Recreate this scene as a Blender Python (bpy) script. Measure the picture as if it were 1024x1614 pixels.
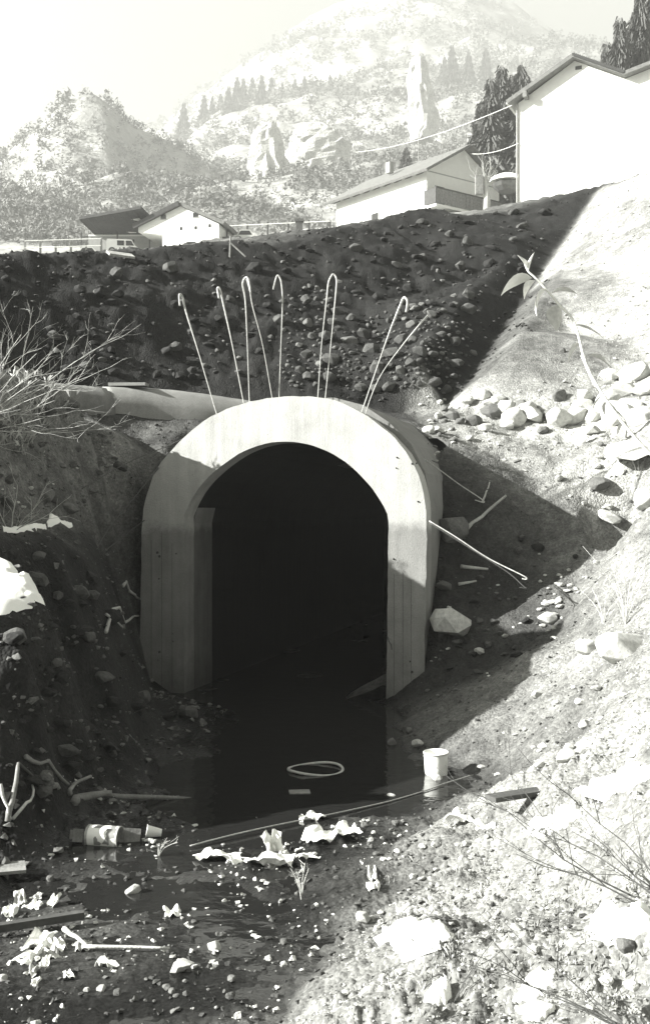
import bpy, bmesh, math, random
import numpy as np
from mathutils import Vector, Matrix, geometry, Quaternion

for o in list(bpy.data.objects):
    bpy.data.objects.remove(o, do_unlink=True)
scene = bpy.context.scene
COL = scene.collection
R = math.radians
random.seed(7)
RNG = np.random.default_rng(11)

# ------------------------------------------------------------------ camera
CAMZ = 2.3
FPX = 1793.0            # focal length in photograph pixels (photo is 1024 x 1614)
cam_d = bpy.data.cameras.new('camera')
cam = bpy.data.objects.new('camera', cam_d)
COL.objects.link(cam)
cam.location = (0, 0, CAMZ)
cam.rotation_euler = (R(90), 0, 0)
cam_d.sensor_fit = 'VERTICAL'
cam_d.sensor_height = 36
cam_d.sensor_width = 36
cam_d.lens = 40.0
cam_d.clip_start = 0.05
cam_d.clip_end = 5000
scene.camera = cam

# ------------------------------------------------------------------ light
SUN_EL, SUN_A = R(26), R(13)
SUN_DIR = Vector((math.cos(SUN_EL) * math.cos(SUN_A), math.cos(SUN_EL) * math.sin(SUN_A), -math.sin(SUN_EL)))
world = bpy.data.worlds.new('World')
scene.world = world
world.use_nodes = True
wn, wl = world.node_tree.nodes, world.node_tree.links
wn.clear()
w_out = wn.new('ShaderNodeOutputWorld')
w_bg = wn.new('ShaderNodeBackground')
w_sky = wn.new('ShaderNodeTexSky')
w_sky.sky_type = 'NISHITA'
w_sky.sun_disc = False
w_sky.sun_elevation = SUN_EL
w_sky.sun_rotation = R(257)
w_sky.dust_density = 3.0
w_bw = wn.new('ShaderNodeRGBToBW')
w_t = wn.new('ShaderNodeMixRGB')
w_t.blend_type = 'MULTIPLY'
w_t.inputs[0].default_value = 1
w_t.inputs[2].default_value = (0.99, 1.0, 0.92, 1)
wl.new(w_sky.outputs[0], w_bw.inputs[0])
wl.new(w_bw.outputs[0], w_t.inputs[1])
wl.new(w_t.outputs[0], w_bg.inputs[0])
w_bg.inputs[1].default_value = 0.05
wl.new(w_bg.outputs[0], w_out.inputs[0])

sun_d = bpy.data.lights.new('sun', 'SUN')
sun_d.energy = 5.0
sun_d.angle = R(0.5)
sun_d.color = (1.0, 0.995, 0.965)
sun = bpy.data.objects.new('sun', sun_d)
COL.objects.link(sun)
sun.rotation_mode = 'QUATERNION'
sun.rotation_quaternion = SUN_DIR.to_track_quat('-Z', 'Y')

scene.view_settings.view_transform = 'Standard'
scene.view_settings.look = 'None'
scene.view_settings.exposure = 1.88
scene.view_settings.gamma = 1.0
scene.view_settings.use_curve_mapping = False
scene.cycles.max_bounces = 6
scene.cycles.diffuse_bounces = 3
scene.cycles.glossy_bounces = 3
scene.cycles.transparent_max_bounces = 8
HAZE_DENSITY = 0.0007

# ------------------------------------------------------------------ helpers
def px(u, v, Y):
    """photo pixel at distance Y -> world point"""
    return Vector(((u - 512) / FPX * Y, Y, CAMZ - (v - 807) / FPX * Y))

def tag(o, label=None, cat=None, group=None, kind=None):
    if label: o['label'] = label
    if cat: o['category'] = cat
    if group: o['group'] = group
    if kind: o['kind'] = kind
    return o

def mesh(name, verts, faces, mats, smooth=False):
    me = bpy.data.meshes.new(name)
    if isinstance(verts, np.ndarray): verts = verts.tolist()
    if isinstance(faces, np.ndarray): faces = faces.tolist()
    me.from_pydata(verts, [], faces)
    for m in (mats if isinstance(mats, (list, tuple)) else [mats]):
        me.materials.append(m)
    if smooth:
        me.polygons.foreach_set('use_smooth', [True] * len(me.polygons))
    me.update()
    return me

def obj(name, me, parent=None, loc=(0, 0, 0), rot=None):
    o = bpy.data.objects.new(name, me)
    COL.objects.link(o)
    o.location = loc
    if rot is not None: o.rotation_euler = rot
    if parent is not None: o.parent = parent
    return o

def empty(name, loc=(0, 0, 0), rot=(0, 0, 0)):
    o = bpy.data.objects.new(name, None)
    COL.objects.link(o)
    o.location = loc
    o.rotation_euler = rot
    o.empty_display_size = 0.2
    return o

def copy_tree(o, parent=None):
    c = o.copy()
    COL.objects.link(c)
    if parent is not None:
        c.parent = parent
    for ch in list(o.children):
        copy_tree(ch, c)
    return c

class MB:
    """collects shapes into one mesh"""
    def __init__(self): self.v = []; self.f = []
    def add(self, v, f):
        b = len(self.v)
        self.v += [tuple(p) for p in v]
        self.f += [tuple(i + b for i in q) for q in f]
        return self
    def box(self, x0, x1, y0, y1, z0, z1):
        v = [(x0, y0, z0), (x1, y0, z0), (x1, y1, z0), (x0, y1, z0), (x0, y0, z1), (x1, y0, z1), (x1, y1, z1), (x0, y1, z1)]
        return self.add(v, [(0, 3, 2, 1), (4, 5, 6, 7), (0, 1, 5, 4), (1, 2, 6, 5), (2, 3, 7, 6), (3, 0, 4, 7)])
    def prism(self, poly, axis, a, b):
        """poly of (p,q) extruded along axis 'x' or 'y' from a to b"""
        n = len(poly)
        mk = (lambda p, q, t: (t, p, q)) if axis == 'x' else (lambda p, q, t: (p, t, q))
        v = [mk(p, q, a) for p, q in poly] + [mk(p, q, b) for p, q in poly]
        f = [tuple(range(n))[::-1], tuple(range(n, 2 * n))] + [(i, (i + 1) % n, n + (i + 1) % n, n + i) for i in range(n)]
        return self.add(v, f)
    def tube(self, pts, rad, sides=6, cap=True):
        pts = [Vector(p) for p in pts]
        if not isinstance(rad, (list, tuple)): rad = [rad] * len(pts)
        rings = []
        up = None
        for i, p in enumerate(pts):
            d = (pts[min(i + 1, len(pts) - 1)] - pts[max(i - 1, 0)])
            if d.length < 1e-9: d = Vector((0, 0, 1))
            d.normalize()
            if up is None:
                up = Vector((0, 0, 1)) if abs(d.z) < .9 else Vector((1, 0, 0))
            a = d.cross(up)
            if a.length < 1e-6: a = d.orthogonal()
            a.normalize(); b = a.cross(d).normalized(); up = b
            rings.append([p + (a * math.cos(2 * math.pi * k / sides) + b * math.sin(2 * math.pi * k / sides)) * rad[i] for k in range(sides)])
        v = [q for r in rings for q in r]
        f = []
        for i in range(len(pts) - 1):
            for k in range(sides):
                k2 = (k + 1) % sides
                f.append((i * sides + k, i * sides + k2, (i + 1) * sides + k2, (i + 1) * sides + k))
        if cap:
            f.append(tuple(range(sides))[::-1]); f.append(tuple((len(pts) - 1) * sides + k for k in range(sides)))
        return self.add(v, f)
    def lathe(self, prof, sides=20):
        """prof: list of (r,z)"""
        v = []
        for r, z in prof:
            v += [(r * math.cos(2 * math.pi * k / sides), r * math.sin(2 * math.pi * k / sides), z) for k in range(sides)]
        f = []
        for i in range(len(prof) - 1):
            for k in range(sides):
                k2 = (k + 1) % sides
                f.append((i * sides + k, i * sides + k2, (i + 1) * sides + k2, (i + 1) * sides + k))
        return self.add(v, f)
    def build(self, name, mat, parent=None, smooth=False, loc=(0, 0, 0), rot=None):
        return obj(name, mesh(name, self.v, self.f, mat, smooth), parent, loc, rot)

# value noise, vectorised
_perm = RNG.integers(0, 2 ** 31, 1 << 16)
def _hash(i, j, s):
    return (_perm[(i * 7919 + j * 104729 + s * 13007 + _perm[(j * 31 + s * 17 + i * 3) & 65535]) & 65535] & 65535) / 65535.0
def vnoise(x, y, s=0):
    x = np.asarray(x, float); y = np.asarray(y, float)
    i = np.floor(x).astype(np.int64); j = np.floor(y).astype(np.int64)
    fx = x - i; fy = y - j
    fx = fx * fx * (3 - 2 * fx); fy = fy * fy * (3 - 2 * fy)
    a = _hash(i, j, s); b = _hash(i + 1, j, s); c = _hash(i, j + 1, s); d = _hash(i + 1, j + 1, s)
    return (a * (1 - fx) + b * fx) * (1 - fy) + (c * (1 - fx) + d * fx) * fy - 0.5
def fbm(x, y, f0, octs, gain=.55, s=0):
    t = 0; a = 1; f = f0
    for k in range(octs):
        c, sn = math.cos(.7 * k + .3), math.sin(.7 * k + .3)
        t = t + a * vnoise((x * c - y * sn) * f, (x * sn + y * c) * f, s + k)
        a *= gain; f *= 2.03
    return t

# ------------------------------------------------------------------ materials (grey: the photograph is black and white)
TINT = (1.0, 1.005, 0.955)
def g(v): return (v * TINT[0], v * TINT[1], v * TINT[2], 1)

def mat(name, tone, rough=.85, var=.25, scale=8.0, bump=.15, fine=60.0, coords='Object', spec=.3, metallic=0.0, dist=.02):
    m = bpy.data.materials.new(name); m.use_nodes = True
    n, l = m.node_tree.nodes, m.node_tree.links
    b = n['Principled BSDF']
    tc = n.new('ShaderNodeTexCoord')
    n1 = n.new('ShaderNodeTexNoise'); n1.inputs['Scale'].default_value = scale; n1.inputs['Detail'].default_value = 8; n1.inputs['Roughness'].default_value = .65
    n2 = n.new('ShaderNodeTexNoise'); n2.inputs['Scale'].default_value = fine; n2.inputs['Detail'].default_value = 4
    l.new(tc.outputs[coords], n1.inputs['Vector']); l.new(tc.outputs[coords], n2.inputs['Vector'])
    rp = n.new('ShaderNodeValToRGB')
    rp.color_ramp.elements[0].position = .3; rp.color_ramp.elements[1].position = .7
    rp.color_ramp.elements[0].color = g(tone * (1 - var)); rp.color_ramp.elements[1].color = g(min(.95, tone * (1 + var)))
    l.new(n1.outputs[0], rp.inputs[0])
    mx = n.new('ShaderNodeMixRGB'); mx.blend_type = 'OVERLAY'; mx.inputs[0].default_value = min(.6, var)
    l.new(rp.outputs[0], mx.inputs[1]); l.new(n2.outputs[0], mx.inputs[2])
    l.new(mx.outputs[0], b.inputs['Base Color'])
    b.inputs['Roughness'].default_value = rough
    b.inputs['Specular IOR Level'].default_value = spec
    b.inputs['Metallic'].default_value = metallic
    if bump:
        ad = n.new('ShaderNodeMath'); ad.operation = 'ADD'
        l.new(n1.outputs[0], ad.inputs[0]); l.new(n2.outputs[0], ad.inputs[1])
        bp = n.new('ShaderNodeBump'); bp.inputs['Strength'].default_value = bump; bp.inputs['Distance'].default_value = dist
        l.new(ad.outputs[0], bp.inputs['Height']); l.new(bp.outputs[0], b.inputs['Normal'])
    return m

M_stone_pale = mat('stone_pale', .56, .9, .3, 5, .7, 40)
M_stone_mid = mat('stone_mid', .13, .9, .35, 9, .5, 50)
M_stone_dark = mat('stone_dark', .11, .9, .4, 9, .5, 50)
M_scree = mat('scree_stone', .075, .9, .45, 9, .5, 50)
M_soil = mat('soil_clod', .022, .95, .5, 6, .8, 40)
M_rebar = mat('rebar_steel', .42, .55, .3, 30, .3, 200, spec=.5)
M_rust = mat('rusty_steel', .07, .8, .3, 30, .3, 200)
M_white_plaster = mat('white_plaster', .78, .9, .05, 2, .05, 30)
M_grey_plaster = mat('grey_plaster', .36, .9, .12, 2, .05, 30)
M_dark_wood = mat('dark_wood', .07, .8, .35, 4, .2, 40)
M_grey_wood = mat('grey_wood', .2, .85, .4, 6, .3, 60)
M_pale_wood = mat('pale_wood', .42, .85, .3, 6, .3, 60)
M_roof = mat('roof_tiles', .16, .85, .3, 3, .2, 20)
M_roof_dark = mat('roof_dark', .05, .85, .3, 3, .2, 20)
M_glass = mat('dark_glass', .02, .12, .1, 3, 0, 20, spec=.6)
M_snow = mat('snow', .88, .8, .04, 6, .25, 90)
M_white_plastic = mat('white_plastic', .85, .4, .06, 7, .1, 40, spec=.5)
M_paper = mat('paper', .75, .8, .12, 7, .15, 40)
M_paper_dirty = mat('dirty_paper', .4, .85, .5, 9, .2, 40)
M_twig_pale = mat('twig_pale', .45, .85, .35, 20, .2, 90)
M_twig_dark = mat('twig_dark', .07, .85, .35, 20, .2, 90)
M_conifer = mat('conifer_needles', .11, .9, .5, .8, 0, 12)
M_trunk = mat('bark', .09, .95, .4, 4, .3, 40)
M_wood_far = mat('woodland_bare', .16, .95, .5, .06, 0, 1.2, coords='Object')
M_wood_far2 = mat('woodland_dark', .07, .95, .5, .06, 0, 1.2, coords='Object')
M_rockface = mat('pale_rock_face', .5, .95, .35, .25, .8, 2.0, dist=.6)
M_leaf = mat('leaf', .5, .6, .25, 18, .2, 80)
M_leaf_pale = mat('leaf_pale', .7, .6, .1, 18, .2, 80)
M_grass = mat('dry_grass_blades', .3, .9, .4, 3, 0, 20)
M_car_light = mat('car_paint_light', .6, .35, .05, 2, 0, 10, spec=.5)
M_car_dark = mat('car_paint_dark', .1, .35, .05, 2, 0, 10, spec=.5)
M_tyre = mat('tyre', .03, .8, .2, 5, .1, 30)
M_can = mat('can_metal', .3, .5, .4, 14, .1, 60, spec=.5)

def ground_material():
    m = bpy.data.materials.new('earth'); m.use_nodes = True
    n, l = m.node_tree.nodes, m.node_tree.links
    b = n['Principled BSDF']
    at = n.new('ShaderNodeAttribute'); at.attribute_name = 'tone'
    wet = n.new('ShaderNodeAttribute'); wet.attribute_name = 'wet'
    tc = n.new('ShaderNodeTexCoord')
    def noise(s, d=6, r=.6):
        q = n.new('ShaderNodeTexNoise'); q.inputs['Scale'].default_value = s; q.inputs['Detail'].default_value = d; q.inputs['Roughness'].default_value = r
        l.new(tc.outputs['Object'], q.inputs['Vector']); return q
    nA, nB, nC = noise(.9, 8, .7), noise(6, 8, .7), noise(45, 5)
    vo = n.new('ShaderNodeTexVoronoi'); vo.inputs['Scale'].default_value = 38; l.new(tc.outputs['Object'], vo.inputs['Vector'])
    vc = n.new('ShaderNodeRGBToBW'); l.new(vo.outputs['Color'], vc.inputs[0])
    vo2 = n.new('ShaderNodeTexVoronoi'); vo2.inputs['Scale'].default_value = 70; l.new(tc.outputs['Object'], vo2.inputs['Vector'])
    vc2 = n.new('ShaderNodeRGBToBW'); l.new(vo2.outputs['Color'], vc2.inputs[0])
    def mrange(src, a, bb, c, d):
        q = n.new('ShaderNodeMapRange'); q.inputs[1].default_value = a; q.inputs[2].default_value = bb; q.inputs[3].default_value = c; q.inputs[4].default_value = d
        l.new(src, q.inputs[0]); return q.outputs[0]
    def mul(a, bb):
        q = n.new('ShaderNodeMath'); q.operation = 'MULTIPLY'; l.new(a, q.inputs[0])
        if isinstance(bb, float): q.inputs[1].default_value = bb
        else: l.new(bb, q.inputs[1])
        return q.outputs[0]
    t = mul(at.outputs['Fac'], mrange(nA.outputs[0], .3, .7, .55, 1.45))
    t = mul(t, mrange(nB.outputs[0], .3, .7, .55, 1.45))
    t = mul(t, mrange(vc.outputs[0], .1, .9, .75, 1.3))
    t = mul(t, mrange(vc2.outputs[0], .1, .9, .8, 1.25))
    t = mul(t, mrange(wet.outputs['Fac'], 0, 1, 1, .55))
    cr = n.new('ShaderNodeCombineColor')
    for k, c in enumerate(TINT): l.new(mul(t, c), cr.inputs[k])
    l.new(cr.outputs[0], b.inputs['Base Color'])
    l.new(mrange(wet.outputs['Fac'], 0, 1, .93, .3), b.inputs['Roughness'])
    b.inputs['Specular IOR Level'].default_value = .22
    h1 = n.new('ShaderNodeMath'); h1.operation = 'MULTIPLY_ADD'
    l.new(nC.outputs[0], h1.inputs[0]); h1.inputs[1].default_value = .5; l.new(nB.outputs[0], h1.inputs[2])
    h2 = n.new('ShaderNodeMath'); h2.operation = 'SUBTRACT'; l.new(h1.outputs[0], h2.inputs[0]); l.new(vo.outputs['Distance'], h2.inputs[1])
    bp = n.new('ShaderNodeBump'); l.new(mrange(wet.outputs['Fac'], 0, 1, .5, .25), bp.inputs['Strength']); bp.inputs['Distance'].default_value = .03
    l.new(h2.outputs[0], bp.inputs['Height']); l.new(bp.outputs[0], b.inputs['Normal'])
    return m
M_ground = ground_material()

def concrete_material(name, tone, boards=True):
    m = bpy.data.materials.new(name); m.use_nodes = True
    n, l = m.node_tree.nodes, m.node_tree.links
    b = n['Principled BSDF']
    tc = n.new('ShaderNodeTexCoord')
    mp = n.new('ShaderNodeMapping'); mp.inputs['Scale'].default_value = (5.5, 5.5, .5)
    l.new(tc.outputs['Object'], mp.inputs['Vector'])
    streak = n.new('ShaderNodeTexNoise'); streak.inputs['Scale'].default_value = 1.6; streak.inputs['Detail'].default_value = 6
    l.new(mp.outputs[0], streak.inputs['Vector'])
    cl = n.new('ShaderNodeTexNoise'); cl.inputs['Scale'].default_value = 2.2; cl.inputs['Detail'].default_value = 9; cl.inputs['Roughness'].default_value = .7
    l.new(tc.outputs['Object'], cl.inputs['Vector'])
    fine = n.new('ShaderNodeTexNoise'); fine.inputs['Scale'].default_value = 60; fine.inputs['Detail'].default_value = 5
    l.new(tc.outputs['Object'], fine.inputs['Vector'])
    pit = n.new('ShaderNodeTexVoronoi'); pit.inputs['Scale'].default_value = 9; l.new(tc.outputs['Object'], pit.inputs['Vector'])
    def mrange(src, a, bb, c, d):
        q = n.new('ShaderNodeMapRange'); q.inputs[1].default_value = a; q.inputs[2].default_value = bb; q.inputs[3].default_value = c; q.inputs[4].default_value = d
        l.new(src, q.inputs[0]); return q.outputs[0]
    def mul(a, bb):
        q = n.new('ShaderNodeMath'); q.operation = 'MULTIPLY'; l.new(a, q.inputs[0])
        if isinstance(bb, float): q.inputs[1].default_value = bb
        else: l.new(bb, q.inputs[1])
        return q.outputs[0]
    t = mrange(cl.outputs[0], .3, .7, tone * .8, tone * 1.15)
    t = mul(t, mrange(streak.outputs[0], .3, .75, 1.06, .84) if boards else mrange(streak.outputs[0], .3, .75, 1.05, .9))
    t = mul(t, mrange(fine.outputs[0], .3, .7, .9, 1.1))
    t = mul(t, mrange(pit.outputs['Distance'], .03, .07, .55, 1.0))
    if boards:
        sx = n.new('ShaderNodeSeparateXYZ'); l.new(tc.outputs['Object'], sx.inputs[0])
        wob = n.new('ShaderNodeMath'); wob.operation = 'MULTIPLY_ADD'; l.new(cl.outputs[0], wob.inputs[0]); wob.inputs[1].default_value = .5; l.new(sx.outputs[2], wob.inputs[2])
        t = mul(t, mrange(wob.outputs[0], 2.28, 2.42, .58, 1.0))
        t = mul(t, mrange(wob.outputs[0], .3, .75, .6, 1.0))
    cr = n.new('ShaderNodeCombineColor')
    for k, c in enumerate(TINT): l.new(mul(t, c), cr.inputs[k])
    l.new(cr.outputs[0], b.inputs['Base Color'])
    b.inputs['Roughness'].default_value = .9
    b.inputs['Specular IOR Level'].default_value = .25
    ad = n.new('ShaderNodeMath'); ad.operation = 'MULTIPLY_ADD'
    l.new(streak.outputs[0], ad.inputs[0]); ad.inputs[1].default_value = 1.0 if boards else .3; l.new(fine.outputs[0], ad.inputs[2])
    bp = n.new('ShaderNodeBump'); bp.inputs['Strength'].default_value = .5; bp.inputs['Distance'].default_value = .012
    l.new(ad.outputs[0], bp.inputs['Height']); l.new(bp.outputs[0], b.inputs['Normal'])
    return m
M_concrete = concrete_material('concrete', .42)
M_concrete_in = concrete_material('concrete_tunnel_shade', .014)  # tunnel lining near black: shade put into the concrete colour
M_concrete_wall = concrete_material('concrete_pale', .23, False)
M_reveal = concrete_material('concrete_reveal', .24)  # shade inside the opening painted in as a darker concrete
M_barrel = concrete_material('concrete_barrel', .2, False)  # shade on the barrel's flank put into a darker base tone
M_joint = concrete_material('concrete_joint', .2)

def water_material():
    m = bpy.data.materials.new('stream_water'); m.use_nodes = True
    n, l = m.node_tree.nodes, m.node_tree.links
    b = n['Principled BSDF']
    b.inputs['Base Color'].default_value = g(.016)
    b.inputs['Roughness'].default_value = .06
    b.inputs['IOR'].default_value = 1.33
    tc = n.new('ShaderNodeTexCoord')
    a = n.new('ShaderNodeTexNoise'); a.inputs['Scale'].default_value = 5; a.inputs['Detail'].default_value = 4
    l.new(tc.outputs['Object'], a.inputs['Vector'])
    bp = n.new('ShaderNodeBump'); bp.inputs['Strength'].default_value = .3; bp.inputs['Distance'].default_value = .02
    l.new(a.outputs[0], bp.inputs['Height']); l.new(bp.outputs[0], b.inputs['Normal'])
    return m
M_water = water_material()

# ------------------------------------------------------------------ terrain
TH = R(15)                        # the arch faces a little to the left
P0 = Vector((-.484, 14.0, 0))
def W(s, d, z=0.0):               # arch coordinates: s along the face, d into the ground
    return Vector((P0.x + s * math.cos(TH) + d * math.sin(TH), P0.y - s * math.sin(TH) + d * math.cos(TH), z))
def to_sd(x, y):
    rx = x - P0.x; ry = y - P0.y
    return rx * math.cos(TH) - ry * math.sin(TH), rx * math.sin(TH) + ry * math.cos(TH)

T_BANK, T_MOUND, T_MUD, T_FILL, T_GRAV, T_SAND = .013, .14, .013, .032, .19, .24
C = []                            # (x, y, z, tone, rough)
def cp(p, tone, rough): C.append((p[0], p[1], p[2], tone, rough))
def line(pts, tone, rough, step=.6):
    for a, b in zip(pts[:-1], pts[1:]):
        a = Vector(a); b = Vector(b)
        n = max(1, int((b - a).length / step))
        for k in range(n): cp(a.lerp(b, k / n), tone, rough)
    cp(pts[-1], tone, rough)
def L(*uvy): return [px(*q) for q in uvy]

# right bank and its toe
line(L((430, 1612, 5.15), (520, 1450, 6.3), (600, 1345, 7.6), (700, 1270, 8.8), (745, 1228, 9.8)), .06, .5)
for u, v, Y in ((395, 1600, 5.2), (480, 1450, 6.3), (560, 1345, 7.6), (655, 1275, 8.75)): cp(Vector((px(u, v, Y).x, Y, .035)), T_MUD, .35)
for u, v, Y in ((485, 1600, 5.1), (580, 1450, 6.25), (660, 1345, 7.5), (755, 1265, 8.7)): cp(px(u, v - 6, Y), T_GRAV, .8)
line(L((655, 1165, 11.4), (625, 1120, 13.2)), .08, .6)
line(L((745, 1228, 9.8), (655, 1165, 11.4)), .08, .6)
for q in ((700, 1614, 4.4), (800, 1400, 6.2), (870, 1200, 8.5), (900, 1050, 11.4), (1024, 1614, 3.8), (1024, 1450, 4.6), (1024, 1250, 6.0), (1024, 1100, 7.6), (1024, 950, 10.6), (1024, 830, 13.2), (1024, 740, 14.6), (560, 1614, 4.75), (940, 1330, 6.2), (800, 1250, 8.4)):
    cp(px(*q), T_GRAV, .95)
# the fill against the arch, the shadow over it painted in as darker tone
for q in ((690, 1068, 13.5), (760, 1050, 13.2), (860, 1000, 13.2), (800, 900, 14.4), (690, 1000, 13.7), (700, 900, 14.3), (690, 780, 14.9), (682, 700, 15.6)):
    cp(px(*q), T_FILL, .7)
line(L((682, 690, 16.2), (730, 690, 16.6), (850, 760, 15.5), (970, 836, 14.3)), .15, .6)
line(L((760, 685, 16.7), (870, 748, 15.6), (985, 822, 14.5)), .28, .8)  # lit side of the shadow edge painted paler
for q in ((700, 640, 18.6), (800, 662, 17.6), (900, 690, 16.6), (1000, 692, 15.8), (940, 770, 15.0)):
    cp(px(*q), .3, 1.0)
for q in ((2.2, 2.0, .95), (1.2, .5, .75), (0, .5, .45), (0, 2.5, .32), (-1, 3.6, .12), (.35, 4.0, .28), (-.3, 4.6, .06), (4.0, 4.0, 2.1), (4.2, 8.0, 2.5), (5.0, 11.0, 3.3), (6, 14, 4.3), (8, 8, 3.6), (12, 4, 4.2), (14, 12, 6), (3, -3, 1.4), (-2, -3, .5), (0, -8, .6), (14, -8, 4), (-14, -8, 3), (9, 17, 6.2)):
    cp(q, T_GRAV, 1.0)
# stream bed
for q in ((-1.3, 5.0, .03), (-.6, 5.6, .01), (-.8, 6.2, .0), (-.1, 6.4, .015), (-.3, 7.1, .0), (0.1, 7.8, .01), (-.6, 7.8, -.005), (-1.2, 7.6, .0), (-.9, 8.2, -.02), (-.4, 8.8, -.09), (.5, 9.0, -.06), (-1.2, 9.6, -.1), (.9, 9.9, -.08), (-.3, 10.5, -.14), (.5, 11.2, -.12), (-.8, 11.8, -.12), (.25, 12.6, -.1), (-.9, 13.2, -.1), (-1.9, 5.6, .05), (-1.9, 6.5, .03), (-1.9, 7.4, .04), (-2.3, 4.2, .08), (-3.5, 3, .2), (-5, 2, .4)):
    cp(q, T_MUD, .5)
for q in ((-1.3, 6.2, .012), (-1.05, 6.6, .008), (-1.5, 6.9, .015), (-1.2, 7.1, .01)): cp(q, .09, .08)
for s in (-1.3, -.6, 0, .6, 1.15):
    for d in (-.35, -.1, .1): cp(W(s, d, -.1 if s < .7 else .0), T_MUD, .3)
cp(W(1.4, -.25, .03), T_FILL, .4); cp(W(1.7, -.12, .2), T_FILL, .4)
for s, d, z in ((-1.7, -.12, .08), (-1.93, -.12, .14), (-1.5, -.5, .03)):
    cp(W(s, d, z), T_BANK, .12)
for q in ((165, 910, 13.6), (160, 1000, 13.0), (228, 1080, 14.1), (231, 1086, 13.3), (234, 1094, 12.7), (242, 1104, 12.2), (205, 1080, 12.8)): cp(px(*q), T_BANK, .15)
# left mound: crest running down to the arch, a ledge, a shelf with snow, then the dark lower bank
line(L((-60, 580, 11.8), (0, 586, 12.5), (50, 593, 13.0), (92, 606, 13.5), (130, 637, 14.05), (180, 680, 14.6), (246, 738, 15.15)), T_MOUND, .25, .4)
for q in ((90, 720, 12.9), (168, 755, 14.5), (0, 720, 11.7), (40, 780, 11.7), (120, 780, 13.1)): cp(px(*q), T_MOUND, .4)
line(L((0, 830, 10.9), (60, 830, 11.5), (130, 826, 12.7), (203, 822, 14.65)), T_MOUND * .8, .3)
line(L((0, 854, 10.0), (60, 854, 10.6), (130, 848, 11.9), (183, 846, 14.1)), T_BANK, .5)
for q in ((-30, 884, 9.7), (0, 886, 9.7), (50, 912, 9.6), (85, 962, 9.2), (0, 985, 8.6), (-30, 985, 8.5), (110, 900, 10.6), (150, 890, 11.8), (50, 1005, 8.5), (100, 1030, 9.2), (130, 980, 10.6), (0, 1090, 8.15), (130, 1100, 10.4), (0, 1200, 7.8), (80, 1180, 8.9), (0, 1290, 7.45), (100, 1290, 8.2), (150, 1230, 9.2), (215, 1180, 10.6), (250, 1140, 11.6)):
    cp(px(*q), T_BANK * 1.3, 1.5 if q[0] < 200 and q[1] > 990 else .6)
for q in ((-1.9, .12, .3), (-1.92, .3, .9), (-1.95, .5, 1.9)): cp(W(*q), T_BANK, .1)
for q in ((-3.55, 10.1, 3.2), (-4.3, 9.95, 3.4), (-4.3, 11.4, 4.6), (-3.9, 9.2, 1.75), (-3.9, 8.0, 1.0), (-3.8, 6.5, .5), (-5.5, 12.4, 4.0), (-6, 9, 1.9), (-7, 13.5, 4.7), (-9, 9, 2.6), (-9, 4, 1.2), (-14, 4, 1.8), (-14, 9, 3.0), (-6, 5.5, .8)):  # crest near the frame raised out of view to throw shade on the fill
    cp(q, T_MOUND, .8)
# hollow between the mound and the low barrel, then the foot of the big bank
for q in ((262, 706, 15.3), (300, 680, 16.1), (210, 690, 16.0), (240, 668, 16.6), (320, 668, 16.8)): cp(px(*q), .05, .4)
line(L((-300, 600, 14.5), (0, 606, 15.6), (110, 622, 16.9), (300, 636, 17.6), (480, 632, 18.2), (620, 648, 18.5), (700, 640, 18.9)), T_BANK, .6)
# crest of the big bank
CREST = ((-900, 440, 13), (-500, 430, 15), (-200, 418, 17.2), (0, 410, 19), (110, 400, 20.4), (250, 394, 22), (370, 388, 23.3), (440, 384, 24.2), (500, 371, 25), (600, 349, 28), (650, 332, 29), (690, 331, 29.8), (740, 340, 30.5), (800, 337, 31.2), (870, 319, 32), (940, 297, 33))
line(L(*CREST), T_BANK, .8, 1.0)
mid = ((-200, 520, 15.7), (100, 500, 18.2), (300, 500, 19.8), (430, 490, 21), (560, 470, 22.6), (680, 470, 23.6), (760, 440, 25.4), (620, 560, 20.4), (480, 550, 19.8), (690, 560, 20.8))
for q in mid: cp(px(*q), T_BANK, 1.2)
# gully and the sandy spur; dark bank tone paints the shadow edge along it
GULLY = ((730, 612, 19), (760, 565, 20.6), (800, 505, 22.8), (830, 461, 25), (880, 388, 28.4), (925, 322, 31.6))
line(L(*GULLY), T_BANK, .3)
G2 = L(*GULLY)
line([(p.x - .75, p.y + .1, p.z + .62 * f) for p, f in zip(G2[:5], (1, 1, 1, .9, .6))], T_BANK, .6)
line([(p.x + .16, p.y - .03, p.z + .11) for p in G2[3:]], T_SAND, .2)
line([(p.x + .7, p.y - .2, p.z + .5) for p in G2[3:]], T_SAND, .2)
line([(p.x + .16, p.y - .03, p.z + .11) for p in G2[:4]], .07, .2)  # lower spur: greyer grazing light painted into the tone
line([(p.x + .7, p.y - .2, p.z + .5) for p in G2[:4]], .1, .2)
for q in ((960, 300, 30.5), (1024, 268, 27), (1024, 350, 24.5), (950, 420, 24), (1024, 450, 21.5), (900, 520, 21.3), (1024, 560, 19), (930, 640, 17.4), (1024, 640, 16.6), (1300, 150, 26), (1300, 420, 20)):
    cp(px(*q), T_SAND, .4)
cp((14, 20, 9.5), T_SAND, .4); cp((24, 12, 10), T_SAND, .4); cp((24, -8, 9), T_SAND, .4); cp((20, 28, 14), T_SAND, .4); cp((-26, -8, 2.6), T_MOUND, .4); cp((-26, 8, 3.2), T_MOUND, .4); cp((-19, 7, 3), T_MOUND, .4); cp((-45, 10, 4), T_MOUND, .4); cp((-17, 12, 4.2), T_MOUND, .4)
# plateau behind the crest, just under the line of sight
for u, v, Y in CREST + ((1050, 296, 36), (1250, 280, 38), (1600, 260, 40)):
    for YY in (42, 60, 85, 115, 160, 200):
        cp(px(u, v + (9 if YY < 50 else 5), YY), .26, .5)

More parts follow.
